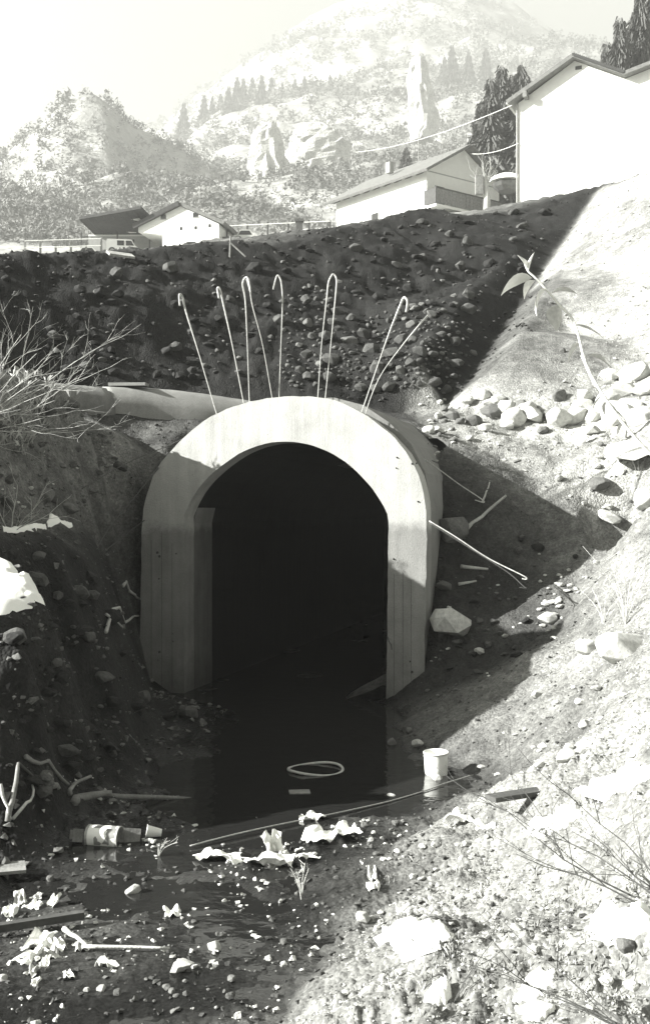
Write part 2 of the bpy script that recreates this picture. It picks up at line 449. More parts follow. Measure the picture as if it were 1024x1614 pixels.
C = np.array(C)
_, _, tris, *_ = geometry.delaunay_2d_cdt([Vector((c[0], c[1])) for c in C], [], [], 0, 1e-4)[:3] + ((),)
# the triangulation may merge points: use its own vertex list
cd = geometry.delaunay_2d_cdt([Vector((c[0], c[1])) for c in C], [], [], 0, 1e-4)
cv = np.array([(p.x, p.y) for p in cd[0]]); ctri = np.array(cd[2])
cval = np.array([C[o[0]][2:5] for o in cd[3]])

def raster(x, y, tri, pts, val):
    out = np.zeros(x.shape + (val.shape[1],)); done = np.zeros(x.shape, bool)
    for a, b, c in tri:
        pa, pb, pc = pts[a], pts[b], pts[c]
        lo = np.minimum(np.minimum(pa, pb), pc) - 1e-6; hi = np.maximum(np.maximum(pa, pb), pc) + 1e-6
        idx = np.nonzero((x >= lo[0]) & (x <= hi[0]) & (y >= lo[1]) & (y <= hi[1]))
        if len(idx[0]) == 0: continue
        X, Y = x[idx], y[idx]
        det = (pb[1] - pc[1]) * (pa[0] - pc[0]) + (pc[0] - pb[0]) * (pa[1] - pc[1])
        if abs(det) < 1e-12: continue
        w0 = ((pb[1] - pc[1]) * (X - pc[0]) + (pc[0] - pb[0]) * (Y - pc[1])) / det
        w1 = ((pc[1] - pa[1]) * (X - pc[0]) + (pa[0] - pc[0]) * (Y - pc[1])) / det
        w2 = 1 - w0 - w1
        ok = (w0 >= -1e-6) & (w1 >= -1e-6) & (w2 >= -1e-6)
        sel = tuple(i[ok] for i in idx)
        out[sel] = w0[ok, None] * val[a] + w1[ok, None] * val[b] + w2[ok, None] * val[c]
        done[sel] = True
    return out, done

def raster_grid(gx, gy, tri, pts, val):
    out = np.zeros((len(gy), len(gx), val.shape[1]))
    for a, b, c in tri:
        pa, pb, pc = pts[a], pts[b], pts[c]
        lo = np.minimum(np.minimum(pa, pb), pc); hi = np.maximum(np.maximum(pa, pb), pc)
        i0, i1 = np.searchsorted(gx, (lo[0] - 1e-6, hi[0] + 1e-6)); j0, j1 = np.searchsorted(gy, (lo[1] - 1e-6, hi[1] + 1e-6))
        if i1 <= i0 or j1 <= j0: continue
        X, Y = np.meshgrid(gx[i0:i1], gy[j0:j1])
        det = (pb[1] - pc[1]) * (pa[0] - pc[0]) + (pc[0] - pb[0]) * (pa[1] - pc[1])
        if abs(det) < 1e-12: continue
        w0 = ((pb[1] - pc[1]) * (X - pc[0]) + (pc[0] - pb[0]) * (Y - pc[1])) / det
        w1 = ((pc[1] - pa[1]) * (X - pc[0]) + (pa[0] - pc[0]) * (Y - pc[1])) / det
        w2 = 1 - w0 - w1
        ok = (w0 >= -1e-6) & (w1 >= -1e-6) & (w2 >= -1e-6)
        o = out[j0:j1, i0:i1]
        o[ok] = w0[ok, None] * val[a] + w1[ok, None] * val[b] + w2[ok, None] * val[c]
    return out

NX = np.arange(-16, 16.01, .06); NY = np.arange(-7, 42.01, .06)
FX = np.arange(-110, 110.1, 1.0); FY = np.arange(-8, 199.1, 1.0)
NG = raster_grid(NX, NY, ctri, cv, cval)
FG = raster_grid(FX, FY, ctri, cv, cval)
def blur(a, k):
    for _ in range(k):
        p = np.pad(a, ((1, 1), (1, 1), (0, 0)), mode='edge')
        a = (p[1:-1, 1:-1] * 2 + p[:-2, 1:-1] + p[2:, 1:-1] + p[1:-1, :-2] + p[1:-1, 2:]) / 6
    return a
NG[..., 0] = blur(NG[..., :1], 2)[..., 0]
NG[..., 1:] = blur(NG[..., 1:], 4)

def bil(G, gx, gy, x, y):
    fx = np.clip((x - gx[0]) / (gx[1] - gx[0]), 0, len(gx) - 1.001); fy = np.clip((y - gy[0]) / (gy[1] - gy[0]), 0, len(gy) - 1.001)
    i = fx.astype(int); j = fy.astype(int); a = (fx - i)[..., None]; b = (fy - j)[..., None]
    return (G[j, i] * (1 - a) + G[j, i + 1] * a) * (1 - b) + (G[j + 1, i] * (1 - a) + G[j + 1, i + 1] * a) * b
def base(x, y):
    x = np.asarray(x, float); y = np.asarray(y, float)
    near = bil(NG, NX, NY, x, y); far = bil(FG, FX, FY, x, y)
    return np.where(((y < 40) & (np.abs(x) < 15.9))[..., None], near, far)
HOLE = (px(985, 790, 14.6).x, 14.6)
def Hfull(x, y):
    """height, tone, wetness of the ground"""
    b = base(x, y)
    z, tone, rough = b[..., 0], b[..., 1], b[..., 2]
    n = .16 * fbm(x, y, .8, 2, .5, 3) + .14 * fbm(x, y, 2.6, 3, .55, 9) + .035 * np.abs(vnoise(x * 17, y * 17, 31)) * 2 + .02 * vnoise(x * 41, y * 41, 37)
    z2 = z + rough * n - 1.5 * np.exp(-(((x - HOLE[0]) / .42) ** 2 + ((y - HOLE[1]) / .5) ** 2) ** 2)
    # the tone borders wander
    tone = tone * (1 + .5 * fbm(x, y, 1.4, 3, .6, 51))
    wet = np.clip((.16 + .12 * vnoise(x * 1.3, y * 1.3, 77) - z2) / .14, 0, 1) * (y < 20)
    return z2, np.clip(tone, .012, .6), wet
def H(x, y):
    return float(Hfull(np.array([x]), np.array([y]))[0][0])

_RY = np.geomspace(2.0, 45, 1400)
def hit(u, v):
    """where the line of sight through photo pixel (u, v) meets the ground"""
    X = (u - 512) / FPX * _RY; Z = CAMZ - (v - 807) / FPX * _RY
    h = Hfull(X, _RY)[0]
    s, d = to_sd(X, _RY)
    k = np.nonzero(Z < h)[0]
    i = k[0] if len(k) else len(_RY) - 1
    return Vector((X[i], _RY[i], h[i]))

# ground mesh: rows grow with distance
rows = np.concatenate([np.array([-6.5, -4, -2, -.5, .5, 1.0]), np.geomspace(1.4, 36, 600), np.geomspace(36.6, 196, 70)])
tcol = np.linspace(-.36, .36, 330)
ext = np.array([.25, .7, 1.5, 3, 5.5, 9, 14, 22, 34, 48])
def xs(Y):
    Ye = max(Y, 2.0)
    return np.concatenate([(-.36 * Ye - ext)[::-1], tcol * Ye, .36 * Ye + ext])
XX = np.array([xs(Y) for Y in rows]); YY = np.repeat(rows[:, None], XX.shape[1], 1)
ZZ, TT, WW = Hfull(XX, YY)
nr, nc = XX.shape
idx = np.arange(nr * nc).reshape(nr, nc)
q = np.stack([idx[:-1, :-1], idx[:-1, 1:], idx[1:, 1:], idx[1:, :-1]], -1).reshape(-1, 4)
cxm = XX.reshape(-1)[q].mean(1); cym = YY.reshape(-1)[q].mean(1)
s_, d_ = to_sd(cxm, cym)
keep = ~((s_ > -1.78) & (s_ < 1.6) & (d_ > .03) & (d_ < 2.7))
me = mesh('ground', np.stack([XX, YY, ZZ], -1).reshape(-1, 3), q[keep], M_ground, True)
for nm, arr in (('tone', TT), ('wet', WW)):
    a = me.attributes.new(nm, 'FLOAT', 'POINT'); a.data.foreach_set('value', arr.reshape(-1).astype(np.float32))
tag(obj('ground', me), kind='structure')

# water in the stream and culvert: one sheet, the bed and the mud stand out of it
WZ = .013
wv = [(-2.6, 4.2, WZ), (1.3, 4.2, WZ), (1.9, 9, WZ), (1.7, 12.5, WZ)] + [tuple(W(1.2, 11.5, WZ)), tuple(W(-1.3, 11.5, WZ))] + [(-2.4, 13.2, WZ), (-2.8, 8.5, WZ)]
tag(obj('water', mesh('water', wv, [tuple(range(8))], M_water)), kind='structure')
# wet floor under the vault
fs = np.linspace(-1.4, 1.3, 28); fd = np.linspace(.05, 11.5, 60)
S, D = np.meshgrid(fs, fd)
FZ = -.06 + .16 * fbm(S, D, 1.2, 4, .55, 91) + np.clip((S - .55) / .7, 0, 1) * .28 * np.clip((3.2 - D) / 1.2, .0, 1)
fv = np.array([W(a, b, c) for a, b, c in zip(S.ravel(), D.ravel(), FZ.ravel())])
ii = np.arange(S.size).reshape(S.shape)
fq = np.stack([ii[:-1, :-1], ii[:-1, 1:], ii[1:, 1:], ii[1:, :-1]], -1).reshape(-1, 4)
fm = mesh('stream_bed', fv, fq, M_ground, True)
a = fm.attributes.new('tone', 'FLOAT', 'POINT'); a.data.foreach_set('value', np.full(len(fv), .06, np.float32))
a = fm.attributes.new('wet', 'FLOAT', 'POINT'); a.data.foreach_set('value', np.clip((.12 - FZ.ravel()) / .1, 0, 1).astype(np.float32))
tag(obj('stream_bed', fm), kind='structure')

# ------------------------------------------------------------------ hills and mountain
FC = []
HK = 2.6
def far(Y): return 200 + (Y - 200) * HK if Y > 200 else Y
def fpx(u, v, Y, t=.2): p = px(u, v, far(Y)); FC.append((p.x, p.y, p.z, t, 1.0))
for u, v, Y in CREST[::2] + ((1050, 300, 36), (1250, 285, 38), (1600, 265, 40)): fpx(u, v + 14, 162); fpx(u, v + 4, 200)
for q in ((-100, 345, 230), (0, 350, 225), (130, 345, 230), (300, 335, 225), (-100, 300, 300), (0, 262, 300), (60, 212, 296), (90, 185, 300), (130, 158, 300), (182, 168, 300), (215, 208, 301), (248, 262, 299), (285, 322, 292), (130, 235, 370), (250, 295, 340), (0, 300, 390), (-300, 330, 300), (-300, 340, 600),
          (100, 240, 285), (50, 290, 280), (150, 235, 288), (180, 300, 275),
          (350, 312, 240), (450, 315, 240), (600, 300, 250), (700, 262, 260), (850, 210, 280), (1000, 190, 280), (1300, 150, 300), (400, 285, 300), (560, 262, 300), (650, 226, 340), (750, 190, 360),
          (330, 192, 430), (380, 152, 440), (450, 142, 450), (550, 132, 460), (650, 130, 480), (800, 110, 480), (1000, 90, 480), (1300, 80, 480), (250, 262, 400), (200, 300, 420), (100, 290, 450),
          (450, 60, 620), (560, -10, 640), (700, -60, 650), (800, 0, 640), (850, 42, 630), (900, 88, 620), (1000, 160, 600), (1300, 260, 600), (300, 160, 620), (150, 262, 600), (0, 320, 600), (330, 240, 520), (500, 90, 540), (650, 60, 560), (780, 60, 560)):
    fpx(*q)
for u in (-300, 0, 300, 600, 900, 1300): fpx(u, 420, 780)
FC = np.array(FC)
fcd = geometry.delaunay_2d_cdt([Vector((c[0], c[1])) for c in FC], [], [], 0, 1e-3)
fpt = np.array([(p.x, p.y) for p in fcd[0]]); ftri = np.array(fcd[2]); fval = np.array([FC[o[0]][2:5] for o in fcd[3]])
HX = np.arange(-480, 480.1, 3.5); HY = np.arange(162, 1480, 3.5)
HG = blur(raster_grid(HX, HY, ftri, fpt, fval), 2)
def Hhill(x, y):
    x = np.asarray(x, float); y = np.asarray(y, float)
    b = bil(HG, HX, HY, x, y)
    amp = np.clip((y - 190) / 120, 0, 1)
    return b[..., 0] + amp * (18 * fbm(x, y, 1 / 110, 3, .5, 5) + 8 * fbm(x, y, 1 / 26, 3, .55, 15))
hr = np.geomspace(163, 1470, 250)
ht = np.linspace(-.31, .31, 250)
hX = hr[:, None] * ht[None, :]; hY = np.repeat(hr[:, None], 250, 1); hZ = Hhill(hX, hY)
ii = np.arange(hX.size).reshape(hX.shape)
hq = np.stack([ii[:-1, :-1], ii[:-1, 1:], ii[1:, 1:], ii[1:, :-1]], -1).reshape(-1, 4)
M_hill = mat('hillside_ground', .28, .95, .5, .035, .6, .6, dist=1.0)
tag(obj('hills', mesh('hills', np.stack([hX, hY, hZ], -1).reshape(-1, 3), hq, M_hill, True)), kind='structure')

# haze
hb = MB().box(-460, 460, -40, 1490, -3, 740)
M_haze = bpy.data.materials.new('haze'); M_haze.use_nodes = True
hn = M_haze.node_tree.nodes; hn.remove(hn['Principled BSDF'])
pv = hn.new('ShaderNodeVolumePrincipled')
pv.inputs['Color'].default_value = (.97, .975, .93, 1); pv.inputs['Density'].default_value = HAZE_DENSITY; pv.inputs['Anisotropy'].default_value = 0.0
M_haze.node_tree.links.new(pv.outputs[0], hn['Material Output'].inputs['Volume'])
tag(hb.build('haze', M_haze), kind='stuff')

# ------------------------------------------------------------------ the culvert arch
OUT = [(222, 1100), (221, 1000), (223, 900), (224, 830), (229, 790), (241, 752), (263, 718), (296, 684), (336, 655), (380, 637), (430, 627), (480, 625), (522, 629), (560, 645), (600, 672), (635, 706), (657, 742), (669, 785), (672, 850), (670, 950), (667, 1110)]
INN = [(290, 1110), (290, 1000), (290, 900), (290, 813), (302, 787), (322, 759), (352, 732), (385, 711), (420, 699), (450, 696), (488, 701), (528, 718), (563, 744), (592, 778), (608, 806), (612, 815), (611, 900), (610, 1000), (608, 1120)]
def on_face(u, v):
    # line of sight meets the plane of the arch face -> (s, z)
    k = (u - 512) / FPX
    c, sn = math.cos(TH), math.sin(TH)
    s = (k * P0.y - P0.x) / (c + k * sn)
    Y = P0.y - s * sn
    return s, CAMZ - (v - 807) / FPX * Y
def spline(pts, n, corner=()):
    out = []
    P = [Vector((a, b)) for a, b in pts]
    for i in range(len(P) - 1):
        a = P[max(i - 1, 0)] if i not in corner else P[i]; b = P[i]; c = P[i + 1]; d = P[min(i + 2, len(P) - 1)] if (i + 1) not in corner else P[i + 1]
        for k in range(n):
            t = k / n
            out.append(.5 * ((2 * b) + (c - a) * t + (2 * a - 5 * b + 4 * c - d) * t * t + (3 * b - a - 3 * c + d) * t ** 3))
    out.append(P[-1])
    return out
def resample(pl, n):
    d = [0]
    for a, b in zip(pl[:-1], pl[1:]): d.append(d[-1] + (b - a).length)
    out = []; j = 0
    for k in range(n):
        t = d[-1] * k / (n - 1)
        while j < len(d) - 2 and d[j + 1] < t: j += 1
        w = (t - d[j]) / max(1e-9, d[j + 1] - d[j])
        out.append(pl[j].lerp(pl[j + 1], min(1, w)))
    return out
o_sz = spline([on_face(*p) for p in OUT], 5)
i_sz = spline([on_face(*p) for p in INN], 5, corner=(3, 15))
NP = 90
o_sz = resample(o_sz, NP); i_sz = resample(i_sz, NP)
culvert = empty('culvert_arch', P0, (0, 0, -TH))
tag(culvert, 'pale concrete culvert arch with dark opening and steel rods on its crown', 'culvert')
def ring(name, outer, inner, d0, d1, m, caps=(True, True), jag=0.0):
    n = len(outer); v = []
    for d in (d0, d1):
        for k, p in enumerate(outer): v.append((p.x + jag * (random.random() - .5), d, p.y + jag * (random.random() - .5)))
        for p in inner: v.append((p.x + jag * .5 * (random.random() - .5), d, p.y + jag * .5 * (random.random() - .5)))
    f = []
    o0, i0, o1, i1 = 0, n, 2 * n, 3 * n
    for k in range(n - 1):
        f.append((o0 + k + 1, o0 + k, o1 + k, o1 + k + 1))
        f.append((i0 + k, i0 + k + 1, i1 + k + 1, i1 + k))
        if caps[0]: f.append((o0 + k, o0 + k + 1, i0 + k + 1, i0 + k))
        if caps[1]: f.append((o1 + k + 1, o1 + k, i1 + k, i1 + k + 1))
    f.append((o0, i0, i1, o1)); f.append((i0 + n - 1, o0 + n - 1, o1 + n - 1, i1 + n - 1))
    return obj(name, mesh(name, v, f, m), culvert)
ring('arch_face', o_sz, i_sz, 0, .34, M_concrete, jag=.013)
for k in range(16):
    u, v = ((232 + 50 * random.random(), random.uniform(830, 1050)) if k % 2 else (618 + 42 * random.random(), random.uniform(720, 1060)))
    s_h, z_h = on_face(u, v)
    MB().lathe([(0, 0), (random.uniform(.008, .018), 0), (.006, .012)], 9).build('tie_hole', M_rust, culvert, False, (s_h, -.0025, z_h), (R(90), 0, 0))
# the barrel behind: cast in flat facets, its right haunch a little higher than the face
bo = []
for p in resample(o_sz, 26):
    lift = max(0, min(1, (p.x - .35) / .3)) * max(0, min(1, (p.y - 2.2) / .8))
    bo.append(Vector((p.x * .997 + .03 * lift, p.y + .075 * lift)))
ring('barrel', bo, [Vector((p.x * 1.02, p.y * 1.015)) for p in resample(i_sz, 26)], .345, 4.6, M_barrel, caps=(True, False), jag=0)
inner = [Vector((p.x * 1.0, p.y)) for p in resample(i_sz, 40)]
iv = [(p.x, d, p.y) for d in (1.0, 12.0) for p in inner]
fcs = [(k, k + 1, 40 + k + 1, 40 + k) for k in range(39)] + [tuple(range(40, 80))]
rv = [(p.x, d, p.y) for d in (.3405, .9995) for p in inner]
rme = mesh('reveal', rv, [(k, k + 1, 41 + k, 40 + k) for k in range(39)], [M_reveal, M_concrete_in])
for k, pg in enumerate(rme.polygons): pg.material_index = 1 if inner[k].y > 2.27 and inner[k + 1].y > 2.2 else 0  # above the springing the reveal takes the tunnel's painted shade
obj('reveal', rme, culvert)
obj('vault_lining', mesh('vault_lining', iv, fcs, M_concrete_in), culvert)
# board joints cast into the jambs
def jamb_joints(s0, s1, z0, z1, n, name):
    w = (s1 - s0) / n
    mb = MB()
    for k in range(1, n):
        s = s0 + w * k + random.uniform(-.012, .012)
        mb.box(s - .0025, s + .0025, -.003, .01, z0, z1 - random.uniform(0, .25))
    return mb.build(name, M_joint, culvert)
jamb_joints(-1.9, -1.37, .05, 2.1, 4, 'board_joint')
jamb_joints(1.25, 1.68, .1, 1.6, 4, 'board_joint')

def uvz(u, v, d):        # point in arch coordinates at depth d on the line of sight
    s, z = on_face(u, v)
    return Vector((s, d, z))
def rod(pts, r=.011, m=M_rebar, name='rebar', thick_end=None):
    pts = [Vector(p) for p in pts]
    pts = [p + Vector((random.uniform(-1, 1), random.uniform(-1, 1), 0)) * .012 if 0 < i < len(pts) - 1 else p for i, p in enumerate(pts)]
    sp = spline3(pts, 6)
    top = max(p.z for p in sp); bot = min(p.z for p in sp)
    rad = [r * .85 * (.5 + .6 * max(0, (p.z - bot) / max(.01, top - bot) - .55) / .45 if top - bot > 1 else .62) for p in sp]
    mb = MB().tube(sp, rad, 6)
    return mb.build(name, m, culvert, True)
def spline3(pts, n):
    P = [Vector(p) for p in pts]; out = []
    for i in range(len(P) - 1):
        a = P[max(i - 1, 0)]; b = P[i]; c = P[i + 1]; d = P[min(i + 2, len(P) - 1)]
        for k in range(n):
            t = k / n
            out.append(.5 * ((2 * b) + (c - a) * t + (2 * a - 5 * b + 4 * c - d) * t * t + (3 * b - a - 3 * c + d) * t ** 3))
    out.append(P[-1])
    return out
dR = .22
def face_rod(uv, d0=.2, d1=None, r=.0135):
    n = len(uv)
    d1 = d0 if d1 is None else d1
    return rod([uvz(u, v, d0 + (d1 - d0) * k / (n - 1)) for k, (u, v) in enumerate(uv)], r)
face_rod([(340, 668), (334, 648), (308, 560), (286, 487), (281, 466), (278, 462), (279, 480)], .2, .1, .015)
face_rod([(380, 650), (376, 630), (358, 540), (345, 480), (340, 453), (338, 452), (341, 468)], .2, .1, .015)
face_rod([(386, 640), (385, 628), (382, 540), (379, 470), (378, 445), (381, 435), (386, 438), (391, 460)], .2, .1, .015)
face_rod([(422, 640), (419, 626), (405, 540), (392, 480), (388, 455), (384, 437)], .28, .12, .012)
face_rod([(430, 640), (430, 628), (432, 540), (433, 470), (433, 440), (430, 429), (425, 427), (421, 436), (419, 449)], .3, .3, .012)
face_rod([(491, 640), (493, 624), (500, 540), (507, 465), (509, 440), (513, 428), (518, 426), (522, 434), (520, 455), (511, 540), (502, 624), (501, 640)], .2, .3, .012)
face_rod([(560, 660), (566, 645), (590, 580), (612, 520), (627, 478), (632, 467), (637, 467), (639, 474), (637, 490)], .15, .1, .016)
face_rod([(566, 664), (580, 622), (598, 582), (630, 537), (655, 505), (668, 490)], .2, .3, .013)
# rods poking out of the sides
def world_rod(pts, r, m=M_rebar):
    inv = Matrix.Translation(P0) @ Matrix.Rotation(-TH, 4, 'Z')
    inv = inv.inverted()
    return rod([inv @ Vector(p) for p in pts], r, m)
def ground_pt(u, v, up=.05, back=0.0):
    p = hit(u, v); d = (p - cam.location).normalized()
    return p - d * up
A = W(1.72, .12, 1.98)
world_rod([px(676, 821, 13.5), px(720, 848, 13.35), px(770, 880, 13.2), px(826, 908, 13.05), px(829, 913, 13.04), px(822, 912, 13.06)], .014)
world_rod([px(676, 824, 13.5), px(745, 868, 13.25), px(800, 902, 13.1), px(826, 924, 13.0), px(829, 927, 13.0), px(818, 926, 13.0)], .012, M_rust)
world_rod([px(622, 702, 14.1), px(668, 724, 14.4), px(720, 762, 14.3), px(758, 786, 14.1), px(763, 792, 14.05), px(748, 788, 14.05)], .012)
world_rod([px(640, 706, 14.6), px(690, 730, 15.0), px(740, 748, 14.9), px(775, 760, 14.6), px(778, 768, 14.5), px(764, 772, 14.5)], .011, M_rust)
world_rod([px(292, 690, 14.6), px(255, 707, 14.5), px(200, 730, 14.1), px(130, 770, 13.2)], .012, M_rust)
world_rod([px(262, 722, 14.6), px(215, 780, 14.0), px(175, 830, 13.3), px(150, 870, 12.7)], .014, M_rust)
world_rod([px(228, 820, 14.4), px(190, 850, 13.9), px(140, 888, 12.9)], .012, M_rust)
world_rod([px(610, 1003, 13.65), px(612, 1012, 13.5), px(617, 1016, 13.4), px(617, 1024, 13.4)], .012, M_rust)

# low rounded barrel running off to the left behind the arch
drain = empty('concrete_drain', px(290, 660, 17.2))
tag(drain, 'long low rounded concrete drain lying at the foot of the dark bank', 'drain')
def drain_part(name, pts, r, m, squash=1.0):
    loc = drain.location
    v = []; f = []; K = 11
    pts = [Vector(p) for p in pts]
    for i, p in enumerate(pts):
        d = (pts[min(i + 1, len(pts) - 1)] - pts[max(i - 1, 0)]); d.z = 0; d.normalize()
        nrm = Vector((d.y, -d.x, 0))
        for k in range(K):
            a = math.pi * k / (K - 1)
            rr = r * (1 + .006 * math.sin(i * 2.1 + k))
            v.append(p + nrm * math.cos(a) * rr + Vector((0, 0, math.sin(a) * rr * squash - .12 * (k in (0, K - 1)))) - loc)
    for i in range(len(pts) - 1):
        for k in range(K - 1): f.append((i * K + k, i * K + k + 1, (i + 1) * K + k + 1, (i + 1) * K + k))
    f.append(tuple(range(K))[::-1]); f.append(tuple((len(pts) - 1) * K + k for k in range(K)))
    return obj(name, mesh(name, v, f, m, True), drain)
drain_part('barrel', spline3([px(162, 658, 16.9), px(240, 660, 17.2), px(320, 668, 17.4), px(430, 686, 17.8), px(560, 725, 18.2)], 5), .46, M_concrete_wall)
drain_part('end_wall', spline3([px(60, 650, 16.2), px(110, 656, 16.55), px(164, 660, 16.86)], 3), .44, M_concrete, 1.05)
cpv = MB().box(-.28, .28, -.12, .12, 0, .045)
cpv.build('cap_slab', M_concrete_wall, drain, loc=px(203, 609, 17.0) - drain.location, rot=(0, 0, -.08))

# ------------------------------------------------------------------ stones
def hull_mesh(name, n, sx, sy, sz, seed, m):
    rnd = random.Random(seed)
    bm = bmesh.new()
    for k in range(n):
        p = Vector((rnd.gauss(0, 1), rnd.gauss(0, 1), rnd.gauss(0, 1))).normalized() * rnd.uniform(.72, 1.0)
        bm.verts.new((p.x * sx, p.y * sy, p.z * sz))
    r = bmesh.ops.convex_hull(bm, input=bm.verts)
    for v in [v for v in bm.verts if not v.link_faces]: bm.verts.remove(v)
    if n > 12:
        bmesh.ops.bevel(bm, geom=list(bm.edges), offset=.035, segments=1, affect='EDGES', clamp_overlap=True)
    bm.normal_update()
    me = bpy.data.meshes.new(name); bm.to_mesh(me); bm.free()
    me.materials.append(m)

    return me
STONES = {}
for key, m in (('pale', M_stone_pale), ('mid', M_stone_mid), ('dark', M_stone_dark), ('scree', M_scree), ('soil', M_soil)):
    STONES[key] = [hull_mesh('stone', 28, 1, random.uniform(.7, .95), random.uniform(.5, .85), 100 + k, m) for k in range(9)]
def stone(u, v, w, key, label, group=None, flat=1.0, sink=.25, cat='stone', seed=None, dz=0.0):
    """a stone w photo pixels wide resting on the ground at (u, v)"""
    global SINK
    rnd = random.Random(int(u * 31 + v * 17))
    p = hit(u, v)
    r = w / FPX * p.y * .5
    me_ = rnd.choice(STONES[key]); hgt = r * .7 * flat
    loc_ = Vector((p.x, p.y, p.z + dz + hgt * (1 - sink) * .6)); rot_ = (rnd.uniform(-.35, .35), rnd.uniform(-.35, .35), rnd.uniform(0, 6.28)); sc_ = (r, r, r * flat)
    if LOOSE is not None:                 # past the number one would count: joined rubble
        from mathutils import Euler
        LOOSE.setdefault(key, []).append((me_, Matrix.LocRotScale(loc_, Euler(rot_), Vector(sc_))))
        return None
    o = obj('boulder' if cat == 'boulder' else 'stone', me_, None, loc_, rot_)
    o.scale = sc_
    tag(o, label, cat, group)
    if group: AUTO.append((o, u, v, w, key, cat))
    return o
LOOSE = None
LOOSE_ALL = {}
AUTO = []
LANDMARKS = [(687, 1203, 'white bucket'), (497, 1214, 'steel hoop'), (165, 1318, 'tin can'), (255, 1322, 'plastic cup'), (712, 980, 'large pale boulder at the jamb'), (270, 1050, 'left jamb of the arch'), (640, 1080, 'right jamb of the arch'), (757, 830, 'straight pale lath'), (990, 760, 'dark hole at the right edge'), (955, 1235, 'long snow patch'), (975, 1468, 'thick snow patch'), (655, 1492, 'dirty snow patch'), (893, 1203, 'angular white rock'), (425, 1366, 'broad plastic sheet'), (475, 1400, 'dead branching weed'), (200, 1500, 'long pale stick'), (285, 1530, 'large smooth white stone'), (40, 940, 'large left snow patch'), (70, 829, 'snow streak on the ledge'), (290, 520, 'leftmost steel rod'), (350, 520, 'second steel rod'), (432, 510, 'hooked middle rod'), (507, 520, 'tall hairpin rod'), (620, 540, 'crossed rods on the crown'), (720, 330, 'balcony house'), (300, 360, 'white chalet'), (870, 300, 'tall white house'), (835, 435, 'leafy stalk'), (950, 630, 'grey-leaved shoot'), (835, 1262, 'dark split board'), (203, 609, 'cap slab of the drain'), (975, 1040, 'biggest bleached block'), (850, 1560, 'slanting snow strip'), (730, 1300, 'plastic sheet at the bank toe'), (915, 690, 'upright strap leaf'), (60, 610, 'spreading bare shrub')]
ORD = ['nearest', 'second nearest', 'third nearest', 'fourth nearest', 'fifth nearest', 'sixth nearest', 'seventh nearest', 'eighth nearest', 'ninth nearest', 'tenth nearest', 'eleventh nearest', 'twelfth nearest', 'thirteenth nearest', 'fourteenth nearest', 'fifteenth nearest', 'sixteenth nearest']
def label_stones():
    cls = {}
    for o, u, v, w, key, cat in AUTO:
        a, b, nm = min(LANDMARKS, key=lambda q: (q[0] - u) ** 2 + (q[1] - v) ** 2)
        dx, dy = u - a, v - b
        rel = ('right of' if dx > 0 else 'left of') if abs(dx) > abs(dy) else ('below' if dy > 0 else 'above')
        size = 'tiny' if w < 9 else 'small' if w < 17 else 'medium' if w < 30 else 'large'
        tone = {'pale': 'pale', 'mid': 'grey', 'dark': 'dark', 'scree': 'grey'}[key]
        cls.setdefault((size, tone, cat, rel, nm), []).append((dx * dx + dy * dy, o))
    for (size, tone, cat, rel, nm), L_ in cls.items():
        L_.sort(key=lambda q: q[0])
        for i, (_d, o) in enumerate(L_):
            o['label'] = (ORD[i] + ' ' if len(L_) > 1 else '') + f'{size} {tone} {cat} {rel} the {nm}'

stone(714, 1000, 88, 'pale', 'large pale boulder wedged against the right jamb of the arch', flat=1.05, sink=.1, cat='boulder')
stone(712, 850, 72, 'mid', 'rounded grey boulder under the bent rods right of the arch', flat=1.0, cat='boulder')
stone(700, 930, 34, 'mid', 'wedge-shaped stone leaning on top of the pale boulder')
stone(680, 915, 18, 'pale', 'small pale stone on the heap above the pale boulder')
stone(755, 1030, 22, 'pale', 'single pale stone just below the pale boulder')
stone(795, 1005, 14, 'pale', 'lone small stone on the shaded fill right of the boulder')
stone(618, 1176, 24, 'mid', 'rounded stone at the water edge below the right jamb')
stone(657, 1177, 30, 'pale', 'lumpy pale stone at the water edge behind the white bucket')
stone(645, 1155, 18, 'mid', 'small grey stone above the two stones at the pool edge')
stone(617, 1264, 26, 'pale', 'pale stone half under water beside the thin wire')
stone(685, 1238, 34, 'pale', 'flat white stone in the water below the bucket')
stone(578, 1224, 18, 'pale', 'pointed stone sticking out of the pool near the steel hoop')
stone(572, 1455, 32, 'pale', 'flat white stone on the mud at the toe of the gravel bank')
stone(893, 1203, 46, 'pale', 'angular white rock with a dark hollow beside it on the right bank', flat=1.3)
stone(985, 1500, 40, 'mid', 'half-buried grey stone at the right edge under the snow')
stone(862, 985, 40, 'pale', 'long pale stone standing on the scree edge', flat=1.3)
stone(975, 1040, 100, 'pale', 'big bleached block on the right bank below the dry weeds', flat=1.0, cat='boulder')
stone(925, 1030, 50, 'pale', 'bleached block left of the biggest block on the right bank', cat='boulder')
stone(960, 825, 70, 'pale', 'white slab below the dark hole at the right edge', flat=.5, cat='boulder')
stone(988, 762, 96, 'pale', 'flat pale slab added to shade the dark hole at the right edge', flat=.3, dz=.28, cat='boulder')  # added over the pit to darken it
stone(944, 778, 44, 'mid', 'grey rock added to shade the dark hole from its left rim', flat=1.1)  # added to keep the low sun out of the pit
stone(1015, 800, 50, 'pale', 'upright white block right of the dark hole', flat=1.4, cat='boulder')
stone(845, 1100, 26, 'pale', 'white stone at the shadow border on the right bank')
stone(210, 1408, 34, 'pale', 'white rounded stone at the right edge of the left puddle')
stone(150, 1386, 12, 'mid', 'tiny stone in the middle of the left puddle')
stone(80, 1390, 20, 'mid', 'small speckled stone at the upper left of the puddle')
stone(285, 1530, 46, 'pale', 'large smooth white stone on the lower mud flat', flat=.9)
